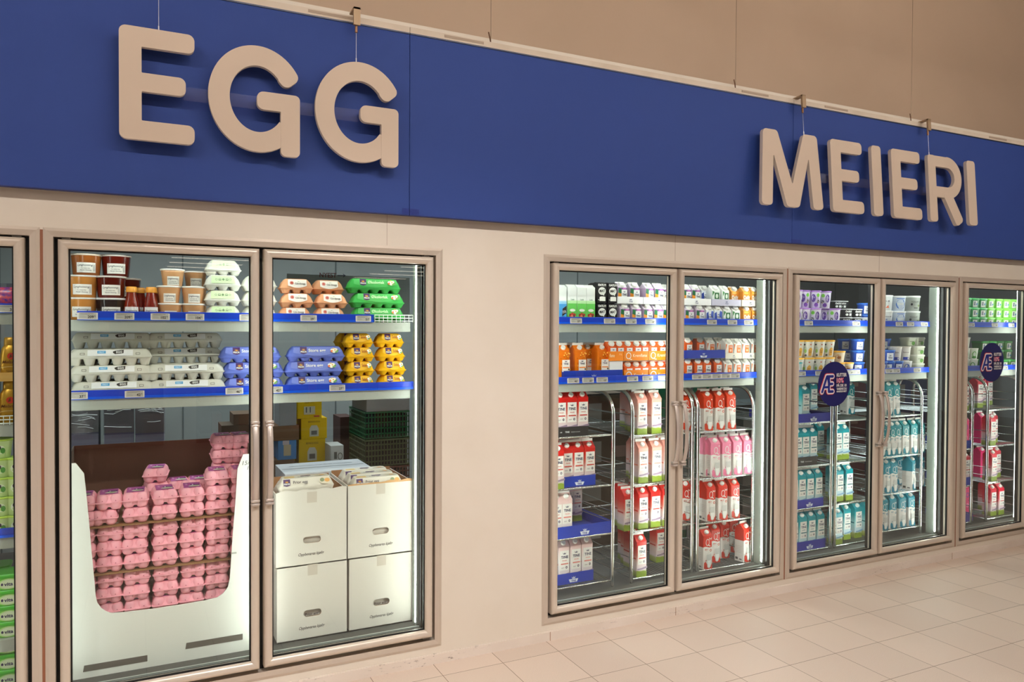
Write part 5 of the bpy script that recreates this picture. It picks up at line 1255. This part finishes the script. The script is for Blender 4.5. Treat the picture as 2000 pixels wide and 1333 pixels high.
# ================================================================== TEAL MILK COOLER
g4 = 'cups and tubs on the upper shelf of the teal milk cooler'
def purple_deco(flip):
    def f(d, r0, r1, h):
        s = -1 if flip else 1
        d.disc(s*.012, h*.62, .014, .026, (92, 56, 150), 14); d.text('SKYR', s*.012, h*.62, .009, (200, 180, 226), maxw=.02); d.disc(-s*.018, h*.8, .011, .012, (120, 200, 70), 12); d.disc(-s*.006, h*.2, .013, .014, (120, 70, 170), 12)
        for k in range(5): d.disc(-s*.02+.006*math.cos(k), h*.4+.008*math.sin(k*2), .004, .004, [(80, 100, 60), (50, 40, 70), (190, 160, 90), (90, 70, 50), (60, 80, 50)][k], 7)
    return f
c_p1 = cup('yoghurt_cup', 'cup', 'tall white yoghurt cup with lilac lid', .041, .032, .112, (168, 120, 200), (226, 218, 238), purple_deco(False), .009, .003)
c_p2 = cup('yoghurt_cup', 'cup', 'tall purple printed yoghurt cup with lilac lid', .041, .032, .112, (160, 110, 196), (214, 200, 232), purple_deco(True), .009, .003)
def oat_cup(d, r0, r1, h):
    d.rect(-.034, h*.06, .034, h*.94, (28, 28, 30), 8); d.text('ÖATLY', 0, h*.66, h*.2, W_, bold=.05, maxw=.045); d.disc(-.012, h*.36, .009, .008, W_, 10); d.rect(.004, h*.22, .02, h*.5, W_, 2)
c_o = cup('yoghurt_tub', 'tub', 'small black oat tub with white print', .038, .033, .056, (206, 208, 210), (30, 30, 32), oat_cup, .006, .002)
stack(c_p1, 1563, SH0, YF, 2, 'at the left door edge', g4); stack(c_p1, 1579, SH0, YF+.01, 1, 'second in the row', g4, total=2); stack(c_p2, 1579, SH0+.112, YF+.01, 1, 'second in the row', g4, first=1, total=2)
stack(c_p1, 1600, SH0, YF, 1, 'third in the row', g4, total=2); stack(c_p2, 1600, SH0+.112, YF, 1, 'third in the row', g4, first=1, total=2)
stack(c_p2, 1618, SH0, YF+.05, 1, 'fourth in the row', g4, total=2); stack(c_p1, 1620, SH0+.112, YF+.02, 1, 'fourth in the row', g4, first=1, total=2); stack(c_p1, 1638, SH0, YF, 1, 'fifth in the row beside black tubs', g4, total=2)
for i, px in enumerate((1661.5, 1681)): stack(c_o, px, SH0, YF, 2, f"in the {('left', 'right')[i]} front stack", g4)
for i, px in enumerate((1641, 1653)): stack(c_o, px, SH0, YF+.1, 3, f"in the {('left', 'right')[i]} back stack", g4)
def blue_deco(d, r0, r1, h): d.rect(-.022, h*.1, .022, h*.86, (226, 230, 238), 6); crown(d, 0, h*.55, h*.12, NAVY); d.text('TINE', 0, h*.3, h*.16, NAVY, bold=.02, maxw=.03)
c_b = cup('blue_tub', 'tub', 'blue tub', .045, .038, .077, (48, 112, 210), (28, 76, 176), blue_deco, .010, .003)
stack(c_b, 1699, SH0, YF+.02, 2, 'beside the black tubs, upper shelf', g4)
def kes_deco(d, r0, r1, h): d.text('KESAM', 0, h*.66, h*.08, (120, 120, 130), maxw=.05); d.text('FRESK', -.02, h*.42, h*.13, (60, 100, 170), maxw=.05, bold=.02); d.disc(.026, h*.7, .005, .006, (80, 80, 90), 8); d.poly([(.005, h*.2), (.03, h*.2), (.022, h*.42)], (226, 120, 90))
c_k = cup('white_bucket', 'tub', 'large white tub with blue lettering', .068, .06, .105, (240, 242, 244), (228, 232, 236), kes_deco, .012, .003)
def bw_deco(d, r0, r1, h): d.disc(0, h*.5, .034, h*.36, (60, 110, 196), 16); d.text('FRESK', 0, h*.45, h*.14, W_, bold=.03, maxw=.05); d.rect(-.03, h*.88, .03, h*.93, (80, 120, 200), 5)
c_bw = cup('blue_white_tub', 'tub', 'blue and white fresh cheese tub', .052, .046, .104, (234, 238, 244), (206, 218, 236), bw_deco, .010, .003)
def yo_deco(d, r0, r1, h): d.text('YOGURT', .0, h*.62, h*.14, (90, 92, 92), maxw=.06); d.disc(-.025, h*.5, .008, .009, (40, 44, 50), 6); d.disc(.03, h*.4, .01, .008, (110, 130, 70), 8); d.rect(-.01, h*.2, .02, h*.26, (70, 72, 72), 2)
c_y = cup('grey_bucket', 'tub', 'large grey yoghurt tub with white lid', .066, .058, .106, (226, 230, 230), (160, 166, 160), yo_deco, .012, .003)
stack(c_k, 1739, SH0, YF, 2, 'upper shelf', g4); stack(c_bw, 1765, SH0, YF, 2, 'upper shelf', g4); stack(c_y, 1793, SH0, YF, 2, 'upper shelf', g4)
g5 = 'cups and tubs on the lower shelf of the teal milk cooler'
def skyr_deco(d, r0, r1, h):
    d.disc(-.016, h*.5, .013, .022, (200, 208, 196), 14); d.disc(-.014, h*.42, .007, .012, (150, 190, 80), 10); d.disc(-.02, h*.82, .006, .006, (50, 60, 70), 8); d.disc(-.012, h*.15, .007, .007, (60, 70, 80), 8)
    d.poly([(.004, h*.12), (.026, h*.12), (.032, h*.55), (.018, h*.66), (.004, h*.5)], (236, 176, 70)); d.rect(.008, h*.3, .026, h*.33, (140, 90, 40)); d.rect(.008, h*.4, .026, h*.43, (140, 90, 40)); d.disc(.018, h*.82, .006, .004, (200, 90, 60), 8)
c_yl = cup('yellow_lid_cup', 'cup', 'tall white yoghurt cup with yellow lid', .05, .038, .112, (250, 190, 60), (232, 230, 220), skyr_deco, .010, .003)
for i, px in enumerate((1566, 1586, 1607.5, 1626)): stack(c_yl, px, SH1, YF, 2, f"{('at the door edge', 'second column', 'third column', 'fourth column')[i]}, lower shelf", g5)
c_t = cup('teal_cup', 'cup', 'teal and white cup with teal lid', .045, .038, .085, (40, 168, 176), (200, 226, 226), lambda d, r0, r1, h: (d.disc(0, h*.5, .024, h*.26, (240, 240, 240), 14), d.rect(-.02, h*.05, .02, h*.2, (30, 150, 160), 4), d.disc(.0, h*.5, .01, h*.1, (226, 120, 110), 8)), .008, .003)
row(c_t, [1563], SH1, YF-.004-.09+.09, 'at the lower left of the round sign', g5)
c_ys = cup('muesli_cup', 'cup', 'small white cup with yellow lid', .042, .034, .076, (248, 188, 66), (226, 208, 184), lambda d, r0, r1, h: (d.disc(0, h*.5, .02, h*.3, (206, 150, 80), 12), d.disc(.004, h*.5, .01, h*.16, (150, 90, 40), 8)), .009, .003)
stack(c_ys, 1647, SH1, YF, 2, 'right of the tall yellow lids', g5); stack(c_ys, 1664, SH1, YF, 1, 'beside the blue tub column', g5, total=2)
stack(c_b, 1685, SH1, YF, 3, 'in the column right of the round sign', g5)
stack(c_b, 1660, SH1, YF+.11, 3, 'in the dim back column', g5)
stack(c_b, 1730, SH1, YF, 1, 'left of the right door', g5, total=2); stack(c_b, 1745, SH1, YF, 2, 'second in the right door', g5); row(c_b, [1737], SH1+.154, YF+.1, 'on top in the back of the right door', g5)
row(c_b, [1737], SH1, YF+.1, 'lowest in the back of the right door', g5); row(c_b, [1737], SH1+.077, YF+.1, 'middle in the back of the right door', g5)
row(c_b, [1761.5], SH1, YF, 'third in the right door', g5)
c_w = cup('white_cup', 'cup', 'tall white cup with blue print', .044, .034, .1, (224, 218, 210), (222, 218, 214), lambda d, r0, r1, h: (d.rect(-.018, h*.08, .012, h*.3, (50, 70, 170), 3), d.text('Q', .018, h*.1, h*.2, (50, 70, 170)), d.text('Rømme', 0, h*.6, h*.12, (120, 110, 110), maxw=.04)), .008, .002)
row(c_w, [1759, 1776.5], SH1+.0775, YF+.01, 'on the second layer, right door', g5)
c_wb = cup('round_mark_cup', 'cup', 'white cup with a round blue mark', .045, .038, .077, (228, 228, 228), (222, 222, 222), lambda d, r0, r1, h: (d.disc(.012, h*.5, .018, h*.36, (40, 90, 180), 14), d.ring(.012, h*.5, .009, h*.2, .002, W_)), .009, .002)
row(c_wb, [1778.5], SH1, YF, 'fourth in the right door', g5)
def gl(desc, n='green_tub'): return tub(n, 'tub', desc, .05, .04, .06, (206, 206, 196), (196, 198, 180), lambda d, hx, h: (d.disc(hx*.2, h*.4, hx*.36, h*.3, (90, 140, 60), 10), d.rect(-hx*.6, h*.6, hx*.2, h*.7, (120, 120, 110))), .012)
c_gl = gl('pale tub with green print')
stack(c_gl, 1799, SH1, YF, 3, 'at the right of the lower shelf', g5)
row(c_gl, [1783, 1800], SH1+.18, YF+.06, 'on top of the dim back rows', g5)
# trolleys of the teal cooler
TZ4 = [.165, .435, .705, .98]
trolley(3.56, 4.015, YS+.012, TZ4, 1.22, 'chrome milk trolley left of the round sign pole in the teal cooler')
trolley(4.055, 4.44, YS+.012, TZ4, 1.22, 'chrome milk trolley right of the round sign in the teal cooler')
trolley(4.49, 4.90, YS+.012, [.205, .455, .71, .985], 1.225, 'chrome milk trolley behind the right door of the teal cooler')
g6 = 'milk cartons in the teal milk cooler'
tray(1553, 1624, TZ4[3], YT-.012, .056, (44, 48, 150), 'wide blue crown tray on the top level of the teal cooler', 'milk trays', .4, 'crown')
row(tine_teal, [1574], TZ4[3]+.004, YT, 'alone in the wide top tray', g6); row(tine_teal, [1561], TZ4[3]+.004, YT+.03, 'beside the door edge in the wide top tray', g6); row(tine_teal, [1590], TZ4[3]+.004, YT+.26, 'at the back of the wide top tray', g6)
tray(1552, 1596, TZ4[2], YT-.008, .056, (62, 60, 60), 'dark grey tray with white lettering in the teal cooler', 'milk trays', .32, 'dark')
lvl(tine_teal, [1559.5, 1574, 1589], TZ4[2], 'second level left', g6, btr=.004); row(tine_teal, [1603], TZ4[2], YT+.2, 'far back on the second level left', g6)
tray(1553, 1608, TZ4[1], YT-.008, .054, (44, 48, 150), 'blue crown tray on the third level of the teal cooler', 'milk trays', .32, 'crown')
lvl(tine_teal, [1552, 1567, 1583, 1599.5], TZ4[1], 'third level left', g6, btr=.004)
tray(1550, 1612, TZ4[0], YT-.008, .056, (44, 48, 150), 'blue crown tray on the bottom level of the teal cooler', 'milk trays', .32, 'crown')
lvl(tine_teal, [1552, 1569, 1586, 1603.5], TZ4[0], 'bottom level left', g6, btr=.004)
row(tine_teal, [1638, 1652], TZ4[2], YT+.06, 'second level middle', g6, rz=0)
lvl(tine_teal, [1641, 1659.5], TZ4[1], 'third level middle', g6, .03)
row(tine_teal, [1639], TZ4[0], YT-.004, 'bottom level middle, front left', g6); row(tine_teal, [1655, 1677, 1698], TZ4[0], YT+.05, 'bottom level middle', g6)
row(q_teal, [1663], TZ4[3], YT+.2, 'far back on the top level middle', g6, desc='white carton with letter Q')
ZR = [.205, .455, .71, .985]
lvl(q_teal, [1738, 1752], ZR[3], 'top level right', g6, .0); row(q_teal, [1726], ZR[3], YT+.02, 'top level right, behind the door handle', g6)
row(tine_red, [1731, 1746], ZR[3], YT+.2, 'dim at the back of the top level right', g6)
lvl(q_teal, [1724, 1735, 1744, 1755, 1770, 1786.5, 1801], ZR[2], 'second level right', g6, -.004, 0, rz=0)
row(q_tealb, [1733, 1747], ZR[1], YT, 'third level right', g6); row(q_tealb, [1784], ZR[1], YT, 'third level right, turned with its side showing', g6, rz=.3); row(q_tealb, [1800], ZR[1], YT+.05, 'third level right, at the post', g6); row(q_tealb, [1757], ZR[1], YT+.16, 'third level right, far back', g6)
row(q_tealb, [1728, 1745, 1763.5, 1781], ZR[0], YT, 'bottom level right', g6); row(q_tealb, [1772], ZR[0], YT+.08, 'bottom level right, behind the others', g6)

# ================================================================== RIGHTMOST COOLER
g7 = 'green tubs on the upper shelf of the rightmost cooler'
def gt(desc, a, b_, c_): return tub('green_tub', 'tub', desc, .048, .045, .07, a, b_, lambda d, hx, h: (d.rect(-hx*.7, h*.1, hx*.3, h*.9, c_), d.rect(-hx*.5, h*.3, -hx*.1, h*.8, (120, 130, 140)), d.poly([(0, h*.3), (hx*.5, h*.5), (hx*.1, h*.6)], (60, 120, 190))), .013)
gt1 = gt('dark green tub with a white label', (60, 170, 90), (50, 150, 90), (226, 232, 226)); gt2 = gt('light green tub with a white label', (120, 220, 70), (140, 210, 90), (232, 236, 226))
for i, px in enumerate((1890.5, 1906.5, 1922, 1937.5, 1952.5, 1967.5, 1982.5)):
    stack(gt1 if i < 3 else gt2, px, SH0, YF, 3, f"in the {ORD[i]} column", g7)
g8 = 'tubs on the lower shelf of the rightmost cooler'
c_wg = cup('white_green_cup', 'cup', 'white cup with green print', .044, .036, .08, (228, 230, 222), (222, 228, 212), lambda d, r0, r1, h: (d.ring(0, h*.5, .016, h*.3, .005, (90, 160, 60)), d.disc(.0, h*.2, .018, h*.12, (70, 140, 60), 10)), .008, .002)
for i, px in enumerate((1892, 1908)): stack(c_wg, px, SH1, YF, (3, 2)[i], f"in the {('left', 'right')[i]} stack, rightmost cooler", g8)
gt3 = gt('green and brown tub', (60, 150, 70), (70, 120, 60), (214, 214, 206))
for i, px in enumerate((1925, 1940, 1966, 1981)): stack(gt3, px, SH1, YF+(.0 if i > 1 else .08), (3, 3, 1, 1)[i], f"lower shelf, {ORD[i]} column", g8, total=(3, 3, 2, 2)[i])
for i, px in enumerate((1955, 1972)): stack(gt3, px, SH1, YF+.12, 3, f"in the {('left', 'right')[i]} back column, lower shelf", g8)
TZ5 = [.17, .44, .71, .98]
trolley(5.12, 5.46, YS+.012, TZ5, 1.22, 'chrome milk trolley at the left of the rightmost cooler')
trolley(5.64, 6.06, YS+.012, TZ5, 1.22, 'chrome milk trolley at the right picture edge')
g9 = 'milk cartons in the rightmost cooler'
tray(1882, 1899, TZ5[2], YT-.008, .056, (24, 58, 150), 'blue tray on the second level of the rightmost cooler', 'milk trays', .3, None)
tray(1882, 1896, TZ5[1], YT-.008, .056, (44, 58, 150), 'blue tray on the third level of the rightmost cooler', 'milk trays', .3, None)
tray(1882, 1900, TZ5[0], YT-.008, .056, (60, 56, 150), 'blue tray on the bottom level of the rightmost cooler', 'milk trays', .3, None)
crm = [(0, (120, 138, 44)), (.15, (170, 176, 112)), (.2, (222, 206, 212)), (.42, (232, 195, 200)), (.62, (226, 90, 104)), (.84, (220, 30, 60)), (1, (214, 24, 56))]
tine_crim = milk('milk_carton', 'crimson milk carton with meadow,', crm, tine_deco((205, 60, 70)), W_)
pk = milk('milk_carton', 'bright pink carton with purple rings', [(0, (230, 40, 120)), (1, (226, 30, 110))], lambda d, w, h, L: (d.ring(0, h*.75, w*.26, h*.1, w*.1, (120, 70, 160)), d.ring(0, h*.35, w*.22, h*.08, w*.1, (240, 150, 190))), W_)
row(pk, [1888], TZ5[2]+.004, YT+.004, 'in the second level tray at the left', g9); row(tine_crim, [1887.5], TZ5[3], YT+.03, 'top level at the left door edge', g9)
row(tine_crim, [1888.5], TZ5[1]+.004, YT, 'in the third level tray at the left', g9); row(pk, [1890], TZ5[0]+.004, YT+.12, 'in the bottom tray at the left', g9)
row(pk, [1921], TZ5[2], YT+.1, 'beside the second trolley post, second level', g9); row(pk, [1921], TZ5[1], YT+.12, 'beside the second trolley post, third level', g9)
row(tine_crim, [1940], TZ5[2], YT, 'second level right, front', g9); row(tine_crim, [1944], TZ5[2], YT+.08, 'second level right, behind', g9)
row(tine_crim, [1942], TZ5[1], YT, 'third level right, front', g9); row(tine_crim, [1950], TZ5[1], YT+.08, 'third level right, behind', g9)
row(tine_crim, [1941, 1956.5], TZ5[0], YT+.02, 'bottom level right', g9); row(tine_crim, [1932], TZ5[0], YT+.14, 'bottom level right, back', g9)
row(tine_crim, [1921, 1934], TZ5[3], YT+.22, 'dim at the back of the top level right', g9)
row(tine_crim, [1915], TZ5[3], YT+.12, 'dim between the trolleys, top level', g9)

# ================================================================== LEFTMOST COOLER
g0 = 'packs in the leftmost cooler'
mz = 1.19
one(mel, 18, mz+.0005, YF, 'golden margarine bottle in the lower row at the left edge', g0)
one(mel, -24, mz+.0005, YF, 'golden margarine bottle in the lower row outside the edge', g0)
tray(-60, 34, mz+.166, YF-.006, .034, (206, 160, 84), 'golden cardboard tray between the two rows of margarine bottles', None, .2)
one(mel, 20, mz+.171, YF, 'golden margarine bottle in the upper row at the left edge', g0)
for nm, px, n in (('left', 2, 5), ('right', 29, 4)): stack(greencup, px, .7575, YF, n, f"in the {nm} stack at the picture's left edge", g0, pitch=.0755 if False else None)
stack(vita, 17, .358, YF, 4, 'on the small shelf, left edge', g0); stack(vita, 17, .1705, YF, 3, 'on the bottom shelf, left edge', g0)
stack(vita, -6, .358, YF+.12, 4, 'in the back on the small shelf', g0)
sn = Kind('snack_bag', 'bag', 'clear bag of red and blue sweets', [], .1, .08, .1)
b = MB(); b.loft([rr(.045, .02, 0, .02), rr(.05, .035, .03, .03), rr(.048, .03, .075, .03), rr(.046, .003, .1, .003)], noise_mat((60, 50, 140), (206, 70, 60), 70, .2, 'sweets_print', .3)); sn.parts = [('bag', b.build('bag', mesh_only=True))]
L = MB(); L.box(-.044, .044, -.003, .003, .097, .115, FILM); sn.parts.append(('seal', L.build('seal', mesh_only=True)))
one(sn, 4, 1.6205, YF, 'clear bag of red and blue sweets at the left edge', g0); one(sn, 36, 1.6205, YF+.02, 'clear bag of red and blue sweets beside the door frame', g0)

# ================================================================== ROUND STICKERS
def sticker(px, py, label):
    x, z = at(px, py, .0); t = empty('round_sticker', (x, .0012, z)); tag(t, label, 'sticker', 'round navy stickers on the glass doors')
    R_ = .138; n = 48; NB = (28, 28, 92); b = MB(); b.loft([[(R_*math.cos(2*PI*i/n), y, R_*math.sin(2*PI*i/n)) for i in range(n)] for y in (.0012, .0)], mat(NB, .35)); b.build('disc', t)
    L = MB(); d = Dec(L, flat(0), .0003); S = .001
    def AE(g, c):
        # left leg of the A, bars of the E, grown by g
        def seg(p, q, w):
            dx, dz = q[0]-p[0], q[1]-p[1]; l = math.hypot(dx, dz); ux, uz = dx/l, dz/l; w = w/2+g
            pts = []
            for i in range(9): a = math.radians(90+22.5*i); pts.append((p[0]+w*(ux*math.cos(a)-uz*math.sin(a)), p[1]+w*(uz*math.cos(a)+ux*math.sin(a))))
            for i in range(9): a = math.radians(-90+22.5*i); pts.append((q[0]+w*(ux*math.cos(a)-uz*math.sin(a)), q[1]+w*(uz*math.cos(a)+ux*math.sin(a))))
            d.poly([(u, v) for u, v in pts], c)
        seg((-.108, -.045), (-.068, .048), .016); seg((-.068, .048), (-.018, .048), .016); seg((-.052, .045), (-.052, -.045), .017); seg((-.052, -.045), (-.018, -.045), .016); seg((-.052, .002), (-.022, .002), .015); seg((-.09, -.017), (-.052, -.017), .014); seg((-.06,.04),(-.05,.0),.02)
    AE(.012, (216, 40, 50)); AE(.0085, (240, 226, 226)); AE(.0, (30, 40, 130))
    x0 = .012; d.text('KUTTER', x0, .046, .021, W_, 'L', bold=.03, maxw=.088); d.text('10%', x0, .008, .030, (226, 70, 110), 'L', bold=.05, maxw=.088); d.text('10%', x0+.001, .009, .028, (240, 214, 226), 'L', bold=.0, maxw=.084)
    d.text('PÅ DE 10', x0, -.017, .016, W_, 'L', bold=.03, maxw=.088); d.text('VARENE DU', x0, -.037, .014, W_, 'L', bold=.03, maxw=.088); d.text('HANDLER MEST', x0, -.051, .0095, W_, 'L', bold=.03, maxw=.088); L.build('print', t)
sticker(1629.8, 750.6, 'round navy discount sticker on the left door of the teal milk cooler')
sticker(1937.6, 708, 'round navy discount sticker on the rightmost cooler door')

# ================================================================== LIGHT
def area(name_, x, y, z, sx, sy, power, col, rot=(0, 0, 0)):
    l = bpy.data.lights.new(name_, 'AREA'); l.shape = 'RECTANGLE'; l.size = sx; l.size_y = sy; l.energy = power; l.color = col
    o = bpy.data.objects.new(name_, l); COL.objects.link(o); o.location = (x, y, z); o.rotation_euler = rot
    return o
WARM = (1.0, .80, .62)
lampm = emit_mat((255, 240, 220), 5, 'shop_tube')
NEAR = [emit_mat((252, 243, 234), q, 'aisle_tube') for q in (100, 22, 18)]
for r_, (yy, xs_) in enumerate(((-2.75, (-2.2, 1.4, 5.0)), (-6.9, (-4, 1.4, 6.8)), (-10.5, (-4, 1.4, 6.8)))):
    for k_, xx in enumerate(xs_):
        t = empty('ceiling_light', (xx, yy, 3.66)); tag(t, 'long strip light hanging over the aisle behind the viewer', 'light', 'strip lights over the aisle')
        MB().box(-1.5, 1.5, -.05, .05, .03, .07, m_white).build('housing', t); MB().tube([(-1.45, 0, 0), (1.45, 0, 0)], .018, NEAR[r_], 10).build('tube', t)
for r_, yy in enumerate((-20.5, -22.5, -24.5, -26.5, -29)):
    for k_, xx in enumerate((2.1, 9.5)):
        t = empty('ceiling_light', (xx, yy, 3.7)); tag(t, f"long strip light hanging in the far shop, reflected in the cooler glass", 'light', 'strip lights of the far shop')
        MB().box(-1.2, 1.2, -.06, .06, 0, .05, m_white).build('housing', t); MB().box(-1.15, 1.15, -.04, .04, -.02, -.001, lampm).build('tube', t)
for k_, (xx, yy, tx_, ty_, pw) in enumerate(((-1.6, -2.75, -1.3, .0, 170), (.9, -2.75, 1.3, .0, 260), (3.2, -2.75, 3.3, .0, 80))):
    lt = bpy.data.lights.new('spot_bulb', 'SPOT'); lt.energy = pw*1.0; lt.color = (1, .985, .99); lt.spot_size = math.radians(72); lt.spot_blend = 1; lt.shadow_soft_size = .035
    lo = bpy.data.objects.new('spot_bulb', lt); COL.objects.link(lo); lo.location = (xx, yy, 3.62)
    dv_ = Vector((tx_-xx, ty_-yy, -.9-3.62)).normalized(); lo.rotation_euler = dv_.to_track_quat('-Z', 'Y').to_euler()
    t = empty('track_spotlight', (xx, yy, 3.62)); tag(t, 'small white track spotlight above the aisle, aimed at the coolers', 'light', 'track spotlights over the aisle'); t.rotation_euler = lo.rotation_euler
    MB().loft([rr(.05, .05, z_, .05, 5) for z_ in (.045, .18)], m_white).build('housing', t); MB().tube([(0, 0, .18), (0, 0, .3)], .01, m_white).build('stem', t)
area('cold_store_lamp', 2.2, 1.6, 2.45, 6, .3, 70, (.85, .95, 1.0))
rs = random.Random(21)
for gx, gn in ((-1.6, 'left'), (2.6, 'middle'), (6.8, 'right')):
    t = empty('grocery_gondola', (gx, -7.2, 0)); tag(t, f"tall store shelving across the aisle behind the viewer, {gn} run", 'shelving', 'store shelving behind the viewer')
    f = MB(); f.box(-1.9, 1.9, -.5, -.46, 0, 2.0, mat((120, 60, 52), .6))
    for k in range(5): f.box(-1.9, 1.9, -.46, 0, .15+.4*k, .18+.4*k, mat((170, 160, 150), .5))
    f.build('shelves', t); f = MB()
    for k in range(5):
        x_ = -1.88
        while x_ < 1.8:
            w_ = rs.uniform(.1, .3); h_ = rs.uniform(.16, .32); f.box(x_, x_+w_-.01, -.4, -.03, .181+.4*k, .18+.4*k+h_, mat(rs.choice([(150, 40, 34), (120, 50, 70), (180, 120, 60), (70, 50, 90), (140, 84, 60), (90, 30, 40), (60, 90, 60)]), .5)); x_ += w_
    o_ = f.build('packed_goods', t); o_['kind'] = 'stuff'
wd = bpy.data.worlds.new('world'); sc.world = wd; wd.use_nodes = True
bg = wd.node_tree.nodes['Background']; bg.inputs[0].default_value = (1.0, .94, .88, 1); bg.inputs[1].default_value = .2
vs = sc.view_settings; vs.view_transform = 'Standard'; vs.look = 'None'; vs.exposure = 0.0; vs.gamma = 1; vs.use_curve_mapping = False
